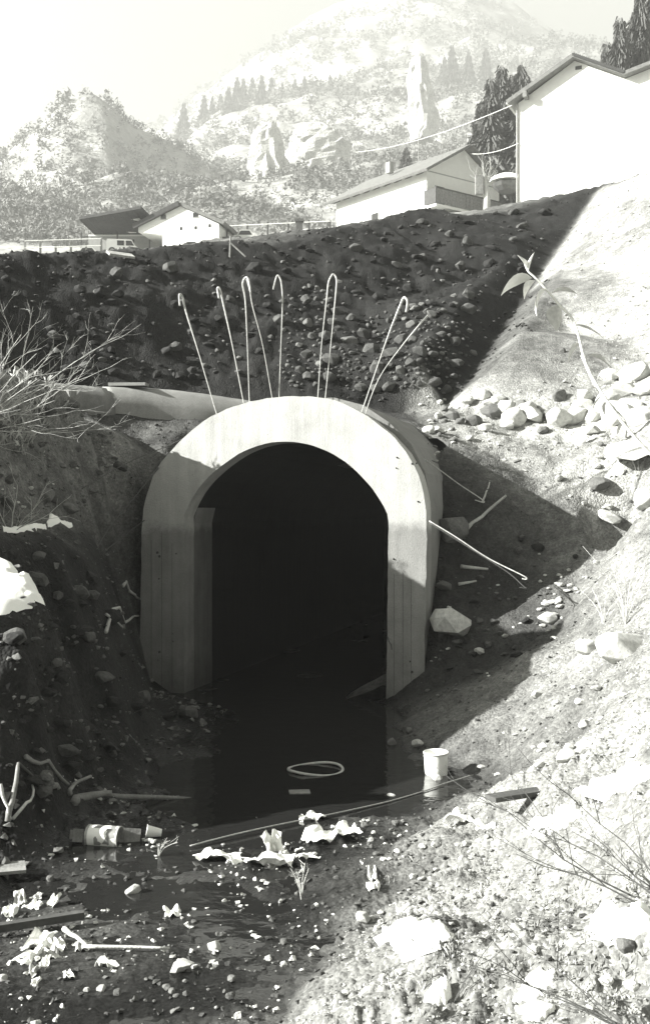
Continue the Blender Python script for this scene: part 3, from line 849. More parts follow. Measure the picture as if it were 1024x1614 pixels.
stone(338, 1498, 30, 'pale', 'white stone above and right of the large smooth one')
stone(160, 1562, 22, 'pale', 'egg-shaped pale stone below the white litter')
stone(185, 1568, 18, 'mid', 'pointed stone right of the egg-shaped stone')
stone(137, 1562, 14, 'pale', 'small stone left of the egg-shaped stone')
stone(5, 1545, 26, 'pale', 'pale stone cut by the left edge near the bottom')
# the boulder row at the foot of the sandy spur
ROW = [(712, 652, 34, 'mid'), (700, 668, 18, 'mid'), (735, 640, 26, 'pale'), (758, 632, 40, 'pale'), (785, 632, 34, 'pale'), (775, 652, 38, 'dark'), (800, 645, 40, 'pale'), (822, 640, 30, 'mid'), (745, 660, 34, 'dark'), (812, 662, 56, 'pale'), (843, 665, 46, 'pale'), (865, 655, 30, 'mid'), (880, 668, 42, 'pale'), (905, 655, 46, 'pale'), (935, 662, 60, 'pale'), (970, 650, 70, 'pale'), (1005, 655, 60, 'pale'), (950, 628, 50, 'pale'), (920, 632, 36, 'pale'), (985, 620, 50, 'pale'), (725, 665, 20, 'dark'), (690, 650, 16, 'pale'), (675, 672, 22, 'pale'), (690, 684, 30, 'pale'), (855, 680, 24, 'mid'), (765, 672, 26, 'pale'), (895, 642, 30, 'pale'), (1000, 590, 60, 'pale'), (960, 595, 44, 'pale'), (770, 640, 30, 'pale'), (830, 655, 40, 'pale'), (915, 645, 48, 'pale'), (955, 645, 54, 'pale'), (990, 640, 52, 'pale'), (1015, 625, 40, 'pale'), (880, 630, 26, 'mid'), (800, 676, 26, 'pale'), (740, 684, 20, 'pale'), (930, 682, 30, 'pale'), (715, 690, 18, 'mid')]
for u, v, w, k in ROW:
    jv = random.Random(u * v)
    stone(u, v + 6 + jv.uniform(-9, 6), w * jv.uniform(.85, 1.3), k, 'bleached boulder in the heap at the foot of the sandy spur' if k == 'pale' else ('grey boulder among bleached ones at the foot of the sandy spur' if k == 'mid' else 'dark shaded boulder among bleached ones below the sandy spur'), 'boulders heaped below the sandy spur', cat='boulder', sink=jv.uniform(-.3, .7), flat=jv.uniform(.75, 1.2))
# scree on the dark bank
rs = random.Random(5)
SCREE = []
tries = 0
while len(SCREE) < 300 and tries < 9000:
    tries += 1
    c_ = rs.choice(((480, 500, 30, 20), (560, 560, 50, 22), (640, 580, 45, 20), (690, 545, 30, 22), (520, 590, 40, 12), (600, 520, 60, 25)))
    u = rs.gauss(c_[0], c_[2]); v = min(616, rs.gauss(c_[1], c_[3]))
    if u < 436 or u > 745: continue
    if v < 600 - (u - 440) * .55 + rs.uniform(-40, 60) and rs.random() < .8: continue
    w = 7 + 30 * rs.random() ** 2.4 if len(SCREE) > 16 else rs.uniform(22, 38)
    if any((u - a) ** 2 + (v - b) ** 2 < ((w + c) * .33) ** 2 for a, b, c in SCREE): continue
    SCREE.append((u, v, w))
    big = w > 20
    LOOSE = None if len(SCREE) <= 52 else LOOSE_ALL
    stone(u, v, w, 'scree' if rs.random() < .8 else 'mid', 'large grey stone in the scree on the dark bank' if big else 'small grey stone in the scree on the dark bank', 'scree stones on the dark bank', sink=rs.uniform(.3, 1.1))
for k in range(40):
    LOOSE = None if k < 12 else LOOSE_ALL
    u = rs.uniform(90, 900); v = 410 + rs.random() * 180
    if v < 430 and u > 500: v += 40
    if 430 < u < 740 and v > 480: continue
    stone(u, v, rs.uniform(6, 15), 'mid', 'scattered small stone high on the dark bank', 'scattered stones on the dark bank', sink=.4)
# loose stones on the lit bank, on the fill and in the stream
def scatter(poly, n, w0, w1, keys, label, group, seed, own=999):
    global LOOSE
    r2 = random.Random(seed); c = 0; us = [p[0] for p in poly]; vs = [p[1] for p in poly]; t = 0
    while c < n and t < n * 60:
        t += 1
        u = r2.uniform(min(us), max(us)); v = r2.uniform(min(vs), max(vs))
        ins = False
        for (a, b), (c2, d2) in zip(poly, poly[1:] + poly[:1]):
            if (b > v) != (d2 > v) and u < (c2 - a) * (v - b) / (d2 - b) + a: ins = not ins
        if not ins: continue
        w = w0 + (w1 - w0) * r2.random() ** 2.2
        LOOSE = None if c < own else LOOSE_ALL
        stone(u, v, w, r2.choice(keys), label, group, flat=r2.uniform(.6, 1.1), sink=.35)
        c += 1
    LOOSE = None
scatter([(850, 920), (900, 900), (945, 880), (900, 960), (880, 1010), (840, 1000)], 34, 8, 22, ['pale'], 'pale stone in the tight cluster at the tip of the shadow', 'stones clustered at the tip of the shadow', 1, 30)
scatter([(1024, 1060), (1024, 1200), (880, 1210), (740, 1230), (800, 1150), (880, 1060)], 52, 8, 24, ['pale'], 'pale stone scattered over the upper sunlit gravel bank', 'stones on the upper gravel bank', 2, 28)
scatter([(690, 1330), (790, 1260), (900, 1300), (1024, 1330), (1024, 1600), (520, 1600), (560, 1480)], 44, 9, 30, ['pale', 'pale', 'mid'], 'stone scattered over the lower sunlit gravel bank', 'stones on the lower gravel bank', 3, 24)
scatter([(530, 1300), (610, 1270), (660, 1320), (700, 1330), (640, 1370), (580, 1350)], 44, 7, 18, ['pale', 'mid'], 'pebble on the low gravel bar in the stream', 'pebbles on the gravel bar', 4, 14)
scatter([(560, 1460), (620, 1410), (690, 1350), (760, 1300), (790, 1320), (700, 1390), (620, 1480)], 26, 9, 30, ['pale'], 'white stone along the toe of the gravel bank', 'stones along the toe of the bank', 5, 24)
scatter([(700, 920), (800, 850), (900, 860), (820, 1050), (700, 1140), (650, 1150)], 26, 6, 13, ['pale', 'mid'], 'small stone on the shaded fill right of the arch', 'stones on the shaded fill', 6, 10)
scatter([(30, 1040), (150, 980), (210, 1080), (330, 1130), (250, 1160), (100, 1230), (20, 1220)], 40, 6, 16, ['mid', 'mid', 'dark'], 'dull stone on the dark left bank below the mound', 'stones on the dark left bank', 7, 8)
scatter([(740, 690), (1000, 700), (1010, 830), (960, 830)], 30, 7, 22, ['pale', 'mid'], 'stone lying on the sunlit terrace right of the arch', 'stones on the sunlit terrace', 8, 16)
scatter([(10, 640), (100, 630), (210, 740), (220, 800), (0, 810)], 26, 6, 13, ['mid', 'pale'], 'small stone on the face of the left mound', 'stones on the left mound', 9, 6)
scatter([(260, 1420), (560, 1400), (520, 1480), (430, 1600), (60, 1600), (330, 1510)], 40, 7, 20, ['dark', 'mid'], 'dark wet stone on the muddy stream bed', 'stones on the muddy stream bed', 10, 10)
scatter([(660, 620), (700, 610), (720, 680), (700, 770), (672, 740)], 24, 8, 18, ['pale', 'mid'], 'stone chip on the rubble slope beside the barrel', 'stone chips beside the barrel', 12, 6)

scatter([(0, 870), (120, 870), (200, 960), (215, 1080), (300, 1130), (210, 1180), (60, 1260), (0, 1260)], 120, 9, 48, ['soil', 'soil', 'soil', 'scree'], 'clod', 'clods', 14, 0)
scatter([(0, 610), (120, 640), (200, 720), (215, 815), (0, 820)], 40, 10, 40, ['scree', 'scree', 'mid'], 'clod', 'clods', 15, 0)
scatter([(0, 425), (300, 405), (430, 400), (430, 600), (120, 600), (0, 580)], 110, 10, 34, ['soil', 'soil', 'scree'], 'clod', 'clods', 16, 0)
scatter([(440, 390), (700, 345), (900, 330), (760, 520), (600, 480), (450, 480)], 110, 8, 30, ['soil', 'soil', 'scree'], 'clod', 'clods', 17, 0)
scatter([(690, 1100), (690, 960), (820, 850), (930, 860), (800, 1080)], 40, 8, 30, ['soil', 'scree', 'scree'], 'clod', 'clods', 18, 0)
LOOSE = None
label_stones()
for key, items in LOOSE_ALL.items():
    V = []; F = []
    for me_, M_ in items:
        b = len(V); V += [tuple(M_ @ v.co) for v in me_.vertices]; F += [tuple(i + b for i in p.vertices) for p in me_.polygons]
    tag(obj('rubble', mesh('rubble', V, F, {'pale': M_stone_pale, 'mid': M_stone_mid, 'dark': M_stone_dark, 'scree': M_scree, 'soil': M_soil}[key])), kind='stuff')

# gravel: thousands of pebbles, one mesh
def pebbles(n, region, s0, s1, m, name, seed, accept=None):
    r = np.random.default_rng(seed)
    x = r.uniform(region[0], region[1], n); y = region[2] * (region[3] / region[2]) ** r.random(n)
    x = (region[0] + (x - region[0])) 
    z, t, w = Hfull(x, y)
    s, d = to_sd(x, y)
    ok = ~((s > -1.95) & (s < 1.75) & (d > -.05) & (d < 4.5))
    if accept is not None: ok &= accept(x, y, z, t, w)
    x, y, z = x[ok], y[ok], z[ok]; n = len(x)
    tmpl = []
    for k in range(6):
        mm = hull_mesh('tmp', 9, 1, .85, .7, 900 + k, m)
        tv = np.array([v.co[:] for v in mm.vertices]); tf = np.array([tuple(p.vertices) for p in mm.polygons if len(p.vertices) == 3]); tmpl.append((tv, tf)); bpy.data.meshes.remove(mm)
    V = []; F = []; b = 0
    size = (s0 + (s1 - s0) * r.random(n) ** 3)
    ang = r.uniform(0, 6.28, n)
    for k in range(6):
        sel = np.nonzero(np.arange(n) % 6 == k)[0]
        tv, tf = tmpl[k]
        c, sn = np.cos(ang[sel]), np.sin(ang[sel])
        sc = size[sel]
        vx = (tv[None, :, 0] * c[:, None] - tv[None, :, 1] * sn[:, None]) * sc[:, None] + x[sel][:, None]
        vy = (tv[None, :, 0] * sn[:, None] + tv[None, :, 1] * c[:, None]) * sc[:, None] + y[sel][:, None]
        vz = tv[None, :, 2] * sc[:, None] + z[sel][:, None] + .25 * sc[:, None]
        V.append(np.stack([vx, vy, vz], -1).reshape(-1, 3))
        F.append((tf[None] + (np.arange(len(sel)) * len(tv))[:, None, None] + b).reshape(-1, 3)); b += len(sel) * len(tv)
    o = obj(name, mesh(name, np.concatenate(V), np.concatenate(F), m))
    tag(o, kind='stuff'); return o
M_pebble = mat('pebble', .36, .9, .55, 14, .3, 60)
M_pebble_dark = mat('pebble_dull', .06, .9, .6, 7, .3, 60)
M_rubble = mat('rubble_grey', .12, .9, .7, 7, .3, 60)
M_pebble_soil = mat('pebble_soil', .05, .9, .6, 7, .3, 60)
pebbles(48000, (-1.0, 5.2, 3.4, 17.5), .004, .017, M_pebble, 'gravel', 21, lambda x, y, z, t, w: (t > .15) & (x > -.6) & (x / y < .34))
pebbles(9000, (-4, 3.5, 4.4, 17.5), .006, .03, M_pebble_dark, 'gravel', 22, lambda x, y, z, t, w: (t < .17) & (np.abs(x / y) < .34) & (z > .005))
pebbles(1500, (-3.6, -.9, 7.0, 15), .01, .06, M_rubble, 'rubble', 25, lambda x, y, z, t, w: (np.abs(x / y) < .34) & (z > .03))
pebbles(1500, (-2.0, .6, 4.6, 9.2), .005, .034, M_stone_pale, 'debris', 26, lambda x, y, z, t, w: (t < .09) & (np.abs(x / y) < .34) & (z > -.02) & (vnoise(x * 2.2, y * 2.2, 12) > -.05))
pebbles(700, (-2.0, 2.6, 8.0, 16), .006, .03, M_stone_mid, 'debris', 27, lambda x, y, z, t, w: (t < .09) & (x > .4) & (np.abs(x / y) < .34) & (z > .0))
pebbles(5000, (-7, 9, 15.5, 33), .012, .07, M_pebble_soil, 'rubble', 23, lambda x, y, z, t, w: (t < .1) & (np.abs(x / y) < .34))
pebbles(3500, (2, 10, 15.5, 31), .01, .05, M_pebble, 'gravel', 24, lambda x, y, z, t, w: (t > .17) & (np.abs(x / y) < .34))

# ------------------------------------------------------------------ snow patches
def snow(pts_uv, thick, label, seed):
    P = [hit(u, v) for u, v in pts_uv]
    cx = sum(p.x for p in P) / len(P); cy = sum(p.y for p in P) / len(P)
    n, rings = 48, 12
    V = []; F = []
    base_r = []
    for k in range(n):
        a = 2 * math.pi * k / n; d = Vector((math.cos(a), math.sin(a)))
        best = .05
        for p, q2 in zip(P, P[1:] + P[:1]):
            ax, ay, bx, by = p.x - cx, p.y - cy, q2.x - cx, q2.y - cy
            ex, ey = bx - ax, by - ay
            det = d.x * (-ey) + d.y * ex
            if abs(det) < 1e-9: continue
            t = (ax * (-ey) + ay * ex) / det; w = (d.x * ay - d.y * ax) / det
            if t > 0 and 0 <= w <= 1: best = max(best, t)
        base_r.append(best * (1 + .3 * float(vnoise(k * .55 + seed * 9.1, seed * 3.3)) + .2 * float(vnoise(k * 1.7 + seed, 5.2))))
    xs_, ys_ = [cx], [cy]; rr = [0]
    for i in range(1, rings + 1):
        for k in range(n):
            a = 2 * math.pi * k / n; t = i / rings
            xs_.append(cx + math.cos(a) * base_r[k] * t); ys_.append(cy + math.sin(a) * base_r[k] * t); rr.append(t)
    xs_ = np.array(xs_); ys_ = np.array(ys_); rr = np.array(rr)
    hg = Hfull(xs_, ys_)[0]
    h = np.maximum(hg, .4 * hg + .6 * base(xs_, ys_)[..., 0]) + thick * (1.35 - rr ** 3) * (1 + .9 * fbm(xs_, ys_, 5, 3, .5, 61)) - .015 * (rr > .99)
    o0 = Vector((cx, cy, float(h[0])))
    V = np.stack([xs_, ys_, h], -1) - np.array(o0)
    F = [(0, 1 + k, 1 + (k + 1) % n) for k in range(n)]
    for i in range(rings - 1):
        for k in range(n):
            k2 = (k + 1) % n
            F.append((1 + i * n + k, 1 + (i + 1) * n + k, 1 + (i + 1) * n + k2, 1 + i * n + k2))
    o = obj('snow_patch', mesh('snow_patch', V, F, M_snow, True), loc=o0)
    return tag(o, label, 'snow', 'old snow patches')
snow([(0, 890), (25, 905), (45, 935), (84, 958), (70, 974), (30, 970), (-15, 972), (-20, 890)], .05, 'large snow patch on the dark left bank cut by the picture edge', 1)
snow([(895, 1255), (930, 1235), (970, 1218), (1020, 1205), (1024, 1225), (985, 1246), (940, 1258)], .04, 'long snow patch behind the dark twigs on the right bank', 3)
snow([(822, 1318), (850, 1292), (890, 1280), (925, 1282), (890, 1305), (850, 1322)], .03, 'thin snow streak left of the long patch on the right bank', 4)
snow([(925, 1470), (940, 1445), (975, 1458), (1024, 1440), (1030, 1475), (990, 1482), (950, 1498)], .05, 'thick snow patch at the right edge of the gravel bank', 5)
snow([(585, 1482), (625, 1465), (680, 1468), (725, 1478), (690, 1500), (655, 1518), (625, 1500)], .045, 'dirty snow patch in the middle of the lower gravel bank', 6)
snow([(790, 1584), (830, 1558), (880, 1532), (870, 1555), (830, 1580)], .025, 'slanting strip of snow near the bottom right', 7)
snow([(665, 1580), (690, 1562), (712, 1568), (700, 1585)], .025, 'small round snow patch near the bottom edge', 8)
snow([(815, 1602), (850, 1585), (875, 1592), (850, 1610)], .02, 'small snow patch cut by the bottom edge', 9)
def snow_strip(u0, v0, u1, v1, width, thick, label, seed):
    a, b = hit(u0, v0), hit(u1, v1); n, m = 30, 7
    d = Vector((b.x - a.x, b.y - a.y)); pn = Vector((-d.y, d.x)).normalized()
    I, J = np.meshgrid(np.linspace(0, 1, n), np.linspace(-1, 1, m), indexing='ij')
    wd = width * .5 * np.sin(np.pi * np.clip(I, .02, .98)) ** .5 * (1 + 1.2 * vnoise(I * 7 + seed, J * .8 + seed))
    off = J * wd + .25 * width * vnoise(I * 5, I * 0 + seed)
    X = a.x + d.x * I + pn.x * off; Y = a.y + d.y * I + pn.y * off
    Z = Hfull(X, Y)[0] + thick * (1.3 - np.abs(J) ** 3 * 1.5)
    o0 = Vector((X[n // 2, m // 2], Y[n // 2, m // 2], Z[n // 2, m // 2]))
    F = [(i * m + j, (i + 1) * m + j, (i + 1) * m + j + 1, i * m + j + 1) for i in range(n - 1) for j in range(m - 1)]
    o = obj('snow_patch', mesh('snow_patch', (np.stack([X, Y, Z], -1) - np.array(o0)).reshape(-1, 3), F, M_snow, True), loc=o0)
    tag(o, label, 'snow', 'old snow patches')
snow_strip(4, 836, 70, 832, .13, .03, 'flat streak of snow on the ledge of the left mound', 10)
snow_strip(74, 831, 112, 829, .1, .03, 'middle streak of snow on the ledge of the left mound', 12)

# ------------------------------------------------------------------ litter
def crumple(w, h, amp, seed, nx=12, ny=8, curl=.4):
    r = random.Random(seed); V = []; F = []
    for j in range(ny):
        for i in range(nx):
            x = (i / (nx - 1) - .5); y = (j / (ny - 1) - .5)
            f1 = 1 + .9 * float(vnoise(y * 3 + seed, seed * 2.7)); f2 = 1 + 1.0 * float(vnoise(x * 4 + seed * 1.3, 4.4 + seed))
            z = amp * (1.9 * abs(float(vnoise(x * 3.1 + seed, y * 2.2 + 3 * seed))) + .6 * abs(float(vnoise(x * 7 + seed, y * 5))))
            V.append((x * w * f1, y * h * f2, z + amp * .12))
    for j in range(ny - 1):
        for i in range(nx - 1):
            a = j * nx + i; F.append((a, a + 1, a + nx + 1, a + nx))
    n = len(V)
    V += [(x, y, z - .004) for x, y, z in V]
    F2 = [tuple(i + n for i in f[::-1]) for f in F]
    E = []
    for i in range(nx - 1):
        E.append((i + 1, i, n + i, n + i + 1)); b = (ny - 1) * nx; E.append((b + i, b + i + 1, n + b + i + 1, n + b + i))
    for j in range(ny - 1):
        E.append((j * nx, (j + 1) * nx, n + (j + 1) * nx, n + j * nx)); b = nx - 1; E.append(((j + 1) * nx + b, j * nx + b, n + j * nx + b, n + (j + 1) * nx + b))
    return V, F + F2 + E
def litter(name, cat, u, v, wpx, hpx, label, seed, m=None, rz=0.0, tilt=0.0, amp=.8, group='white litter along the stream', hs=1):
    p = hit(u, v); k = p.y / FPX
    w = wpx * k; h = hpx * k * 2.0
    m = m or M_white_plastic
    if m is M_paper and seed % 3 == 0: m = M_paper_dirty
    V, F = crumple(w, h, max(.5 * amp * (w * h) ** .5, .012), seed)
    p.z = max(p.z, 0.0)
    o = obj(name, mesh(name, V, F, m or M_white_plastic, False), loc=p, rot=(tilt, 0, rz))
    return tag(o, label, cat, group)
litter('plastic_sheet', 'plastic', 345, 1360, 66, 16, 'long white plastic strip at the left end of the litter line', 1, rz=-.35)
litter('plastic_sheet', 'plastic', 425, 1366, 88, 18, 'broad white plastic sheet lying flat in the litter line', 2)
litter('plastic_sheet', 'plastic', 428, 1340, 44, 26, 'white plastic flap standing up over the broad sheet', 3, rz=.6, tilt=.9)
litter('paper_scrap', 'paper', 490, 1298, 34, 14, 'white paper scrap beside the thin wire, topmost of the litter', 4, M_paper, rz=.3)
litter('plastic_bag', 'bag', 506, 1326, 46, 26, 'torn white bag between the flap and the gravel bar', 5, rz=-.4)
litter('plastic_bag', 'bag', 547, 1317, 44, 18, 'flat white bag at the edge of the gravel bar', 6, rz=.1)
litter('paper_scrap', 'paper', 486, 1354, 26, 8, 'narrow paper scrap right of the broad plastic sheet', 7, M_paper, rz=.2)
litter('paper_scrap', 'paper', 272, 1443, 30, 14, 'small white paper scrap right of the left puddle', 8, M_paper, rz=.2)
litter('paper_scrap', 'paper', 586, 1378, 14, 26, 'upright pale scrap on the mud below the gravel bar', 9, M_paper, tilt=.1, amp=.5)
litter('paper_scrap', 'paper', 588, 1400, 18, 18, 'small pale scrap just below the upright one', 10, M_paper)
litter('plastic_sheet', 'plastic', 730, 1300, 44, 22, 'white plastic sheet at the toe of the gravel bank', 11, rz=-.3)
litter('plastic_sheet', 'plastic', 765, 1312, 36, 14, 'narrow white sheet right of the sheet at the bank toe', 12, rz=-.2)
wl_ = [(58, 1472, 'pale scrap at the top of the lower left litter heap', 14, 9), (62, 1492, 'largest white sheet in the lower left litter heap', 36, 24), (90, 1494, 'folded white sheet right of the largest in the left heap', 26, 14), (78, 1508, 'white sheet lying below the folded one in the left heap', 30, 14), (48, 1512, 'curled pale sheet at the left end of the lower left heap', 26, 18), (70, 1522, 'small white scrap under the lower left heap', 16, 14), (52, 1533, 'white scrap below the curled sheet', 18, 12), (56, 1550, 'lowest white scrap of the left heap', 12, 11), (108, 1540, 'tilted white scrap in the muddy hollow right of the heap', 14, 11), (128, 1496, 'white scrap at the left end of the pale stick', 20, 14), (168, 1524, 'oblong white carton scrap right of the left heap', 36, 12)]
for k, (u, v, lb, w, h) in enumerate(wl_): litter('paper_scrap', 'paper', u, v, w, h, lb, 30 + k, M_paper, rz=random.uniform(-.6, .6), tilt=random.uniform(0, .5))
wl2 = [(32, 1420, 'crumpled paper at the top of the upper left litter patch', 26, 14), (55, 1430, 'pale paper below the crumpled one in the upper left patch', 28, 12), (16, 1440, 'white paper at the left end of the upper left patch', 22, 12), (60, 1416, 'small scrap at the top right of the upper left patch', 20, 8), (84, 1426, 'standing white scrap beside the dark board end', 16, 16), (14, 1460, 'small white scrap under the upper left patch', 14, 8)]
for k, (u, v, lb, w, h) in enumerate(wl2): litter('paper_scrap', 'paper', u, v, w, h, lb, 60 + k, M_paper, rz=random.uniform(-.6, .6), tilt=random.uniform(0, .5))

# bucket
bk_p = px(687, 1222, 9.94); bk_p.z = -.02
bucket = empty('bucket', bk_p, (R(2), R(-2), .4))
tag(bucket, 'upright white bucket standing in the pool by the right bank', 'bucket')
MB().lathe([(0, 0), (.096, 0), (.098, .01), (.1045, .205), (.1045, .215), (.110, .216), (.110, .228), (.104, .23), (.097, .2), (.092, .02), (0, .018)], 28).build('body', M_white_plastic, bucket, True)
hd = [(.111 * math.cos(t), .111 * math.sin(t), .2 - .05 * math.sin((t + .3))) for t in np.linspace(-.3, math.pi - .3, 14)]
MB().tube(hd, .003, 5).build('handle', M_rebar, bucket)
# printed can lying on its side
cn_p = px(165, 1334, 7.85); cn_p.z = max(H(cn_p.x, cn_p.y), 0) + .06
can = empty('tin_can', cn_p, (R(90), 0, R(78)))
tag(can, 'printed tin can lying on its side beside the stream on the left', 'can')
MB().lathe([(0, -.12), (.072, -.12), (.078, -.118), (.078, -.112), (.075, -.108), (.075, .108), (.078, .112), (.078, .118), (.074, .12), (.068, .115), (.066, -.1), (0, -.1)], 24).build('body', M_can, can, True)
def printed():
    m = bpy.data.materials.new('can_print'); m.use_nodes = True
    n, l = m.node_tree.nodes, m.node_tree.links; b = n['Principled BSDF']
    tc = n.new('ShaderNodeTexCoord'); v = n.new('ShaderNodeTexVoronoi'); v.distance = 'CHEBYCHEV'; v.inputs['Scale'].default_value = 22
    l.new(tc.outputs['Object'], v.inputs['Vector'])
    rp = n.new('ShaderNodeValToRGB'); rp.color_ramp.interpolation = 'CONSTANT'
    rp.color_ramp.elements[0].color = g(.75); rp.color_ramp.elements[1].color = g(.2); rp.color_ramp.elements[1].position = .62
    bw = n.new('ShaderNodeRGBToBW'); l.new(v.outputs['Color'], bw.inputs[0]); l.new(bw.outputs[0], rp.inputs[0]); l.new(rp.outputs[0], b.inputs['Base Color'])
    b.inputs['Roughness'].default_value = .5
    return m
MB().lathe([(.0762, -.1), (.0762, .1)], 24).build('paper_label', printed(), can, True)
# carton pieces beside the can
for (u, v, w, h, lb) in ((207, 1320, 26, 22, 'flattened grey carton right of the tin can'), (122, 1322, 16, 20, 'bent grey carton scrap left of the tin can')):
    p = hit(u, v + 10); k = p.y / FPX; p.z = max(p.z, 0)
    mb = MB(); mb.box(-w * k / 2, w * k / 2, -.03, .03, 0, h * k)
    mb.box(-w * k / 2 - .02, -w * k / 2 - .002, -.028, .028, h * k * .2, h * k * .9)
    o = mb.build('carton', M_grey_wood, loc=p, rot=(-.25, .12, .2)); tag(o, lb, 'carton')
# plastic cup on its side
cu_p = px(255, 1330, 8.0); cu_p.z = max(H(cu_p.x, cu_p.y), 0) + .045
cup = tag(MB().lathe([(0, 0), (.026, 0), (.043, .1), (.047, .102), (.047, .106), (.041, .1), (.024, .006), (0, .006)], 18).build('plastic_cup', M_white_plastic, None, True, cu_p, (0, R(-82), R(8))), 'pale plastic cup lying on its side right of the tin can', 'cup')
# steel hoop in the pool
hp = px(497, 1214, 10.1); hp.z = .018
tag(MB().tube([(.242 * math.cos(t), .242 * math.sin(t) * 1.0, .012 * math.sin(2 * t)) for t in np.linspace(0, 2 * math.pi, 49)], .0125, 6, False).build('steel_hoop', M_rebar, None, True, hp), 'thin steel hoop lying in the dark pool before the arch', 'hoop')
# thin wire across the water
wp = [px(u, v, CAMZ * FPX / (v - 807)) for u, v in ((300, 1340), (360, 1326), (430, 1310), (520, 1290), (610, 1268), (670, 1250), (700, 1240), (745, 1228))]
wp = [Vector((p.x, p.y, max(.03, H(p.x, p.y) + .012) + .01 * math.sin(i))) for i, p in enumerate(wp)]
tag(MB().tube(spline3(wp, 5), .0055, 5).build('wire', M_rebar, None, True), 'thin pale wire stretched across the stream to the right bank', 'wire')
# boards and sticks
def stick(name, u0, v0, u1, v1, wpx, label, m, cat='stick', lift=(.02, .02), bend=.0, group=None, sides=6):
    a = hit(u0, v0); b = hit(u1, v1)
    a.z = max(a.z, 0) + lift[0]; b.z = max(b.z, 0) + lift[1]
    k = (a.y + b.y) / 2 / FPX; r = wpx * k / 2
    n = 7; c = (a + b) / 2
    perp = Vector((-(b - a).y, (b - a).x, 0)).normalized() if (b - a).length > 1e-6 else Vector((1, 0, 0))
    pts = []
    for i in range(n):
        t = i / (n - 1); q_ = a.lerp(b, t)
        h = H(q_.x, q_.y) + r * .6
        q_.z = max(q_.z, max(h, 0)); q_ += perp * bend * math.sin(t * math.pi) + Vector((random.uniform(-1, 1), random.uniform(-1, 1), 0)) * r * .5
        pts.append(q_ - c)
    o = MB().tube(pts, [r * (1.15 - .5 * i / (n - 1)) for i in range(n)], sides).build(name, m, None, True, c)
    return tag(o, label, cat, group)
stick('stick', 130, 1498, 268, 1502, 6, 'long pale stick lying below the left puddle', M_pale_wood)
stick('stick', 100, 1478, 138, 1500, 8, 'short pale stick leaning over the end of the long one', M_pale_wood, lift=(.05, .03))
stick('driftwood', 40, 1212, 110, 1245, 7, 'pale branch on the left bank above the driftwood', M_grey_wood, 'driftwood', (.06, .03))
stick('driftwood', 110, 1258, 145, 1244, 7, 'bent branch end pointing at the pool on the left', M_grey_wood, 'driftwood', (.03, .08), .05)
stick('driftwood', 115, 1272, 180, 1258, 14, 'thick grey driftwood log at the left edge of the pool', M_grey_wood, 'driftwood', (.02, .03), .06)
stick('driftwood', 175, 1258, 300, 1266, 9, 'long dull root lying in the shallow water', M_grey_wood, 'driftwood', (.0, .0), .04)
stick('driftwood', 12, 1300, 30, 1232, 9, 'upright pale root at the left edge', M_grey_wood, 'driftwood', (.02, .1))
stick('driftwood', 22, 1300, 52, 1260, 5, 'thin curved white twig crossing the root at the left edge', M_pale_wood, 'driftwood', (.02, .08), -.05)
stick('driftwood', 0, 1255, 18, 1300, 6, 'short root cut by the left edge', M_pale_wood, 'driftwood', (.06, .03))
stick('driftwood', 70, 1240, 95, 1252, 13, 'stubby driftwood piece on the left bank', M_grey_wood, 'driftwood', (.03, .03))
stick('driftwood', 30, 1215, 84, 1262, 4, 'dark thin stick under the pale branch on the left bank', M_dark_wood, 'driftwood', (.04, .02))
stick('stick', 168, 1006, 218, 994, 5, 'pale broken stick beside the left jamb', M_pale_wood, lift=(.06, .1))
stick('stick', 168, 986, 195, 998, 4, 'short pale stick crossing the broken one beside the left jamb', M_pale_wood, lift=(.1, .06))
stick('stick', 195, 945, 220, 965, 5, 'grey stick resting on the left jamb at mid height', M_pale_wood, lift=(.1, .1))
stick('wood_lath', 718, 862, 797, 790, 6, 'straight pale lath lying on the fill right of the arch', M_pale_wood, 'lath', (.06, .06))
stick('stick', 725, 903, 768, 908, 6, 'curved white stick above the pale boulder', M_pale_wood, lift=(.05, .05), bend=-.05)
stick('stick', 722, 930, 750, 926, 5, 'short white stick just above the pale boulder', M_pale_wood, lift=(.05, .05))
stick('stick', 760, 800, 772, 775, 3, 'thin bent wire end on the slope right of the barrel', M_rebar, lift=(.06, .1))
def board(u, v, L_, Wd, T, rz, label, m=M_grey_wood, rx=0, dz=.0):
    p = hit(u, v); p.z = max(p.z, 0) + dz
    mb = MB(); mb.box(-L_ / 2, L_ / 2, -Wd / 2, Wd / 2, 0, T)
    return tag(mb.build('board', m, None, False, p, (rx, 0, rz)), label, 'board')
board(835, 1262, .62, .11, .03, .5, 'dark split board lying on the bank toe below the white rock', M_dark_wood, dz=.03)
board(472, 1271, .17, .12, .02, .1, 'square grey board floating in the pool', M_grey_wood, dz=.0)
board(60, 1468, .5, .05, .04, .45, 'dark narrow board under the upper left litter', M_dark_wood, dz=.03)
board(12, 1380, .22, .2, .02, .3, 'grey flat board at the left edge of the puddle', M_grey_wood, dz=.02)
board(190, 412, .5, .18, .04, .6, 'pale board lying on the top of the dark bank below the van', M_pale_wood, rx=.5, dz=.08)

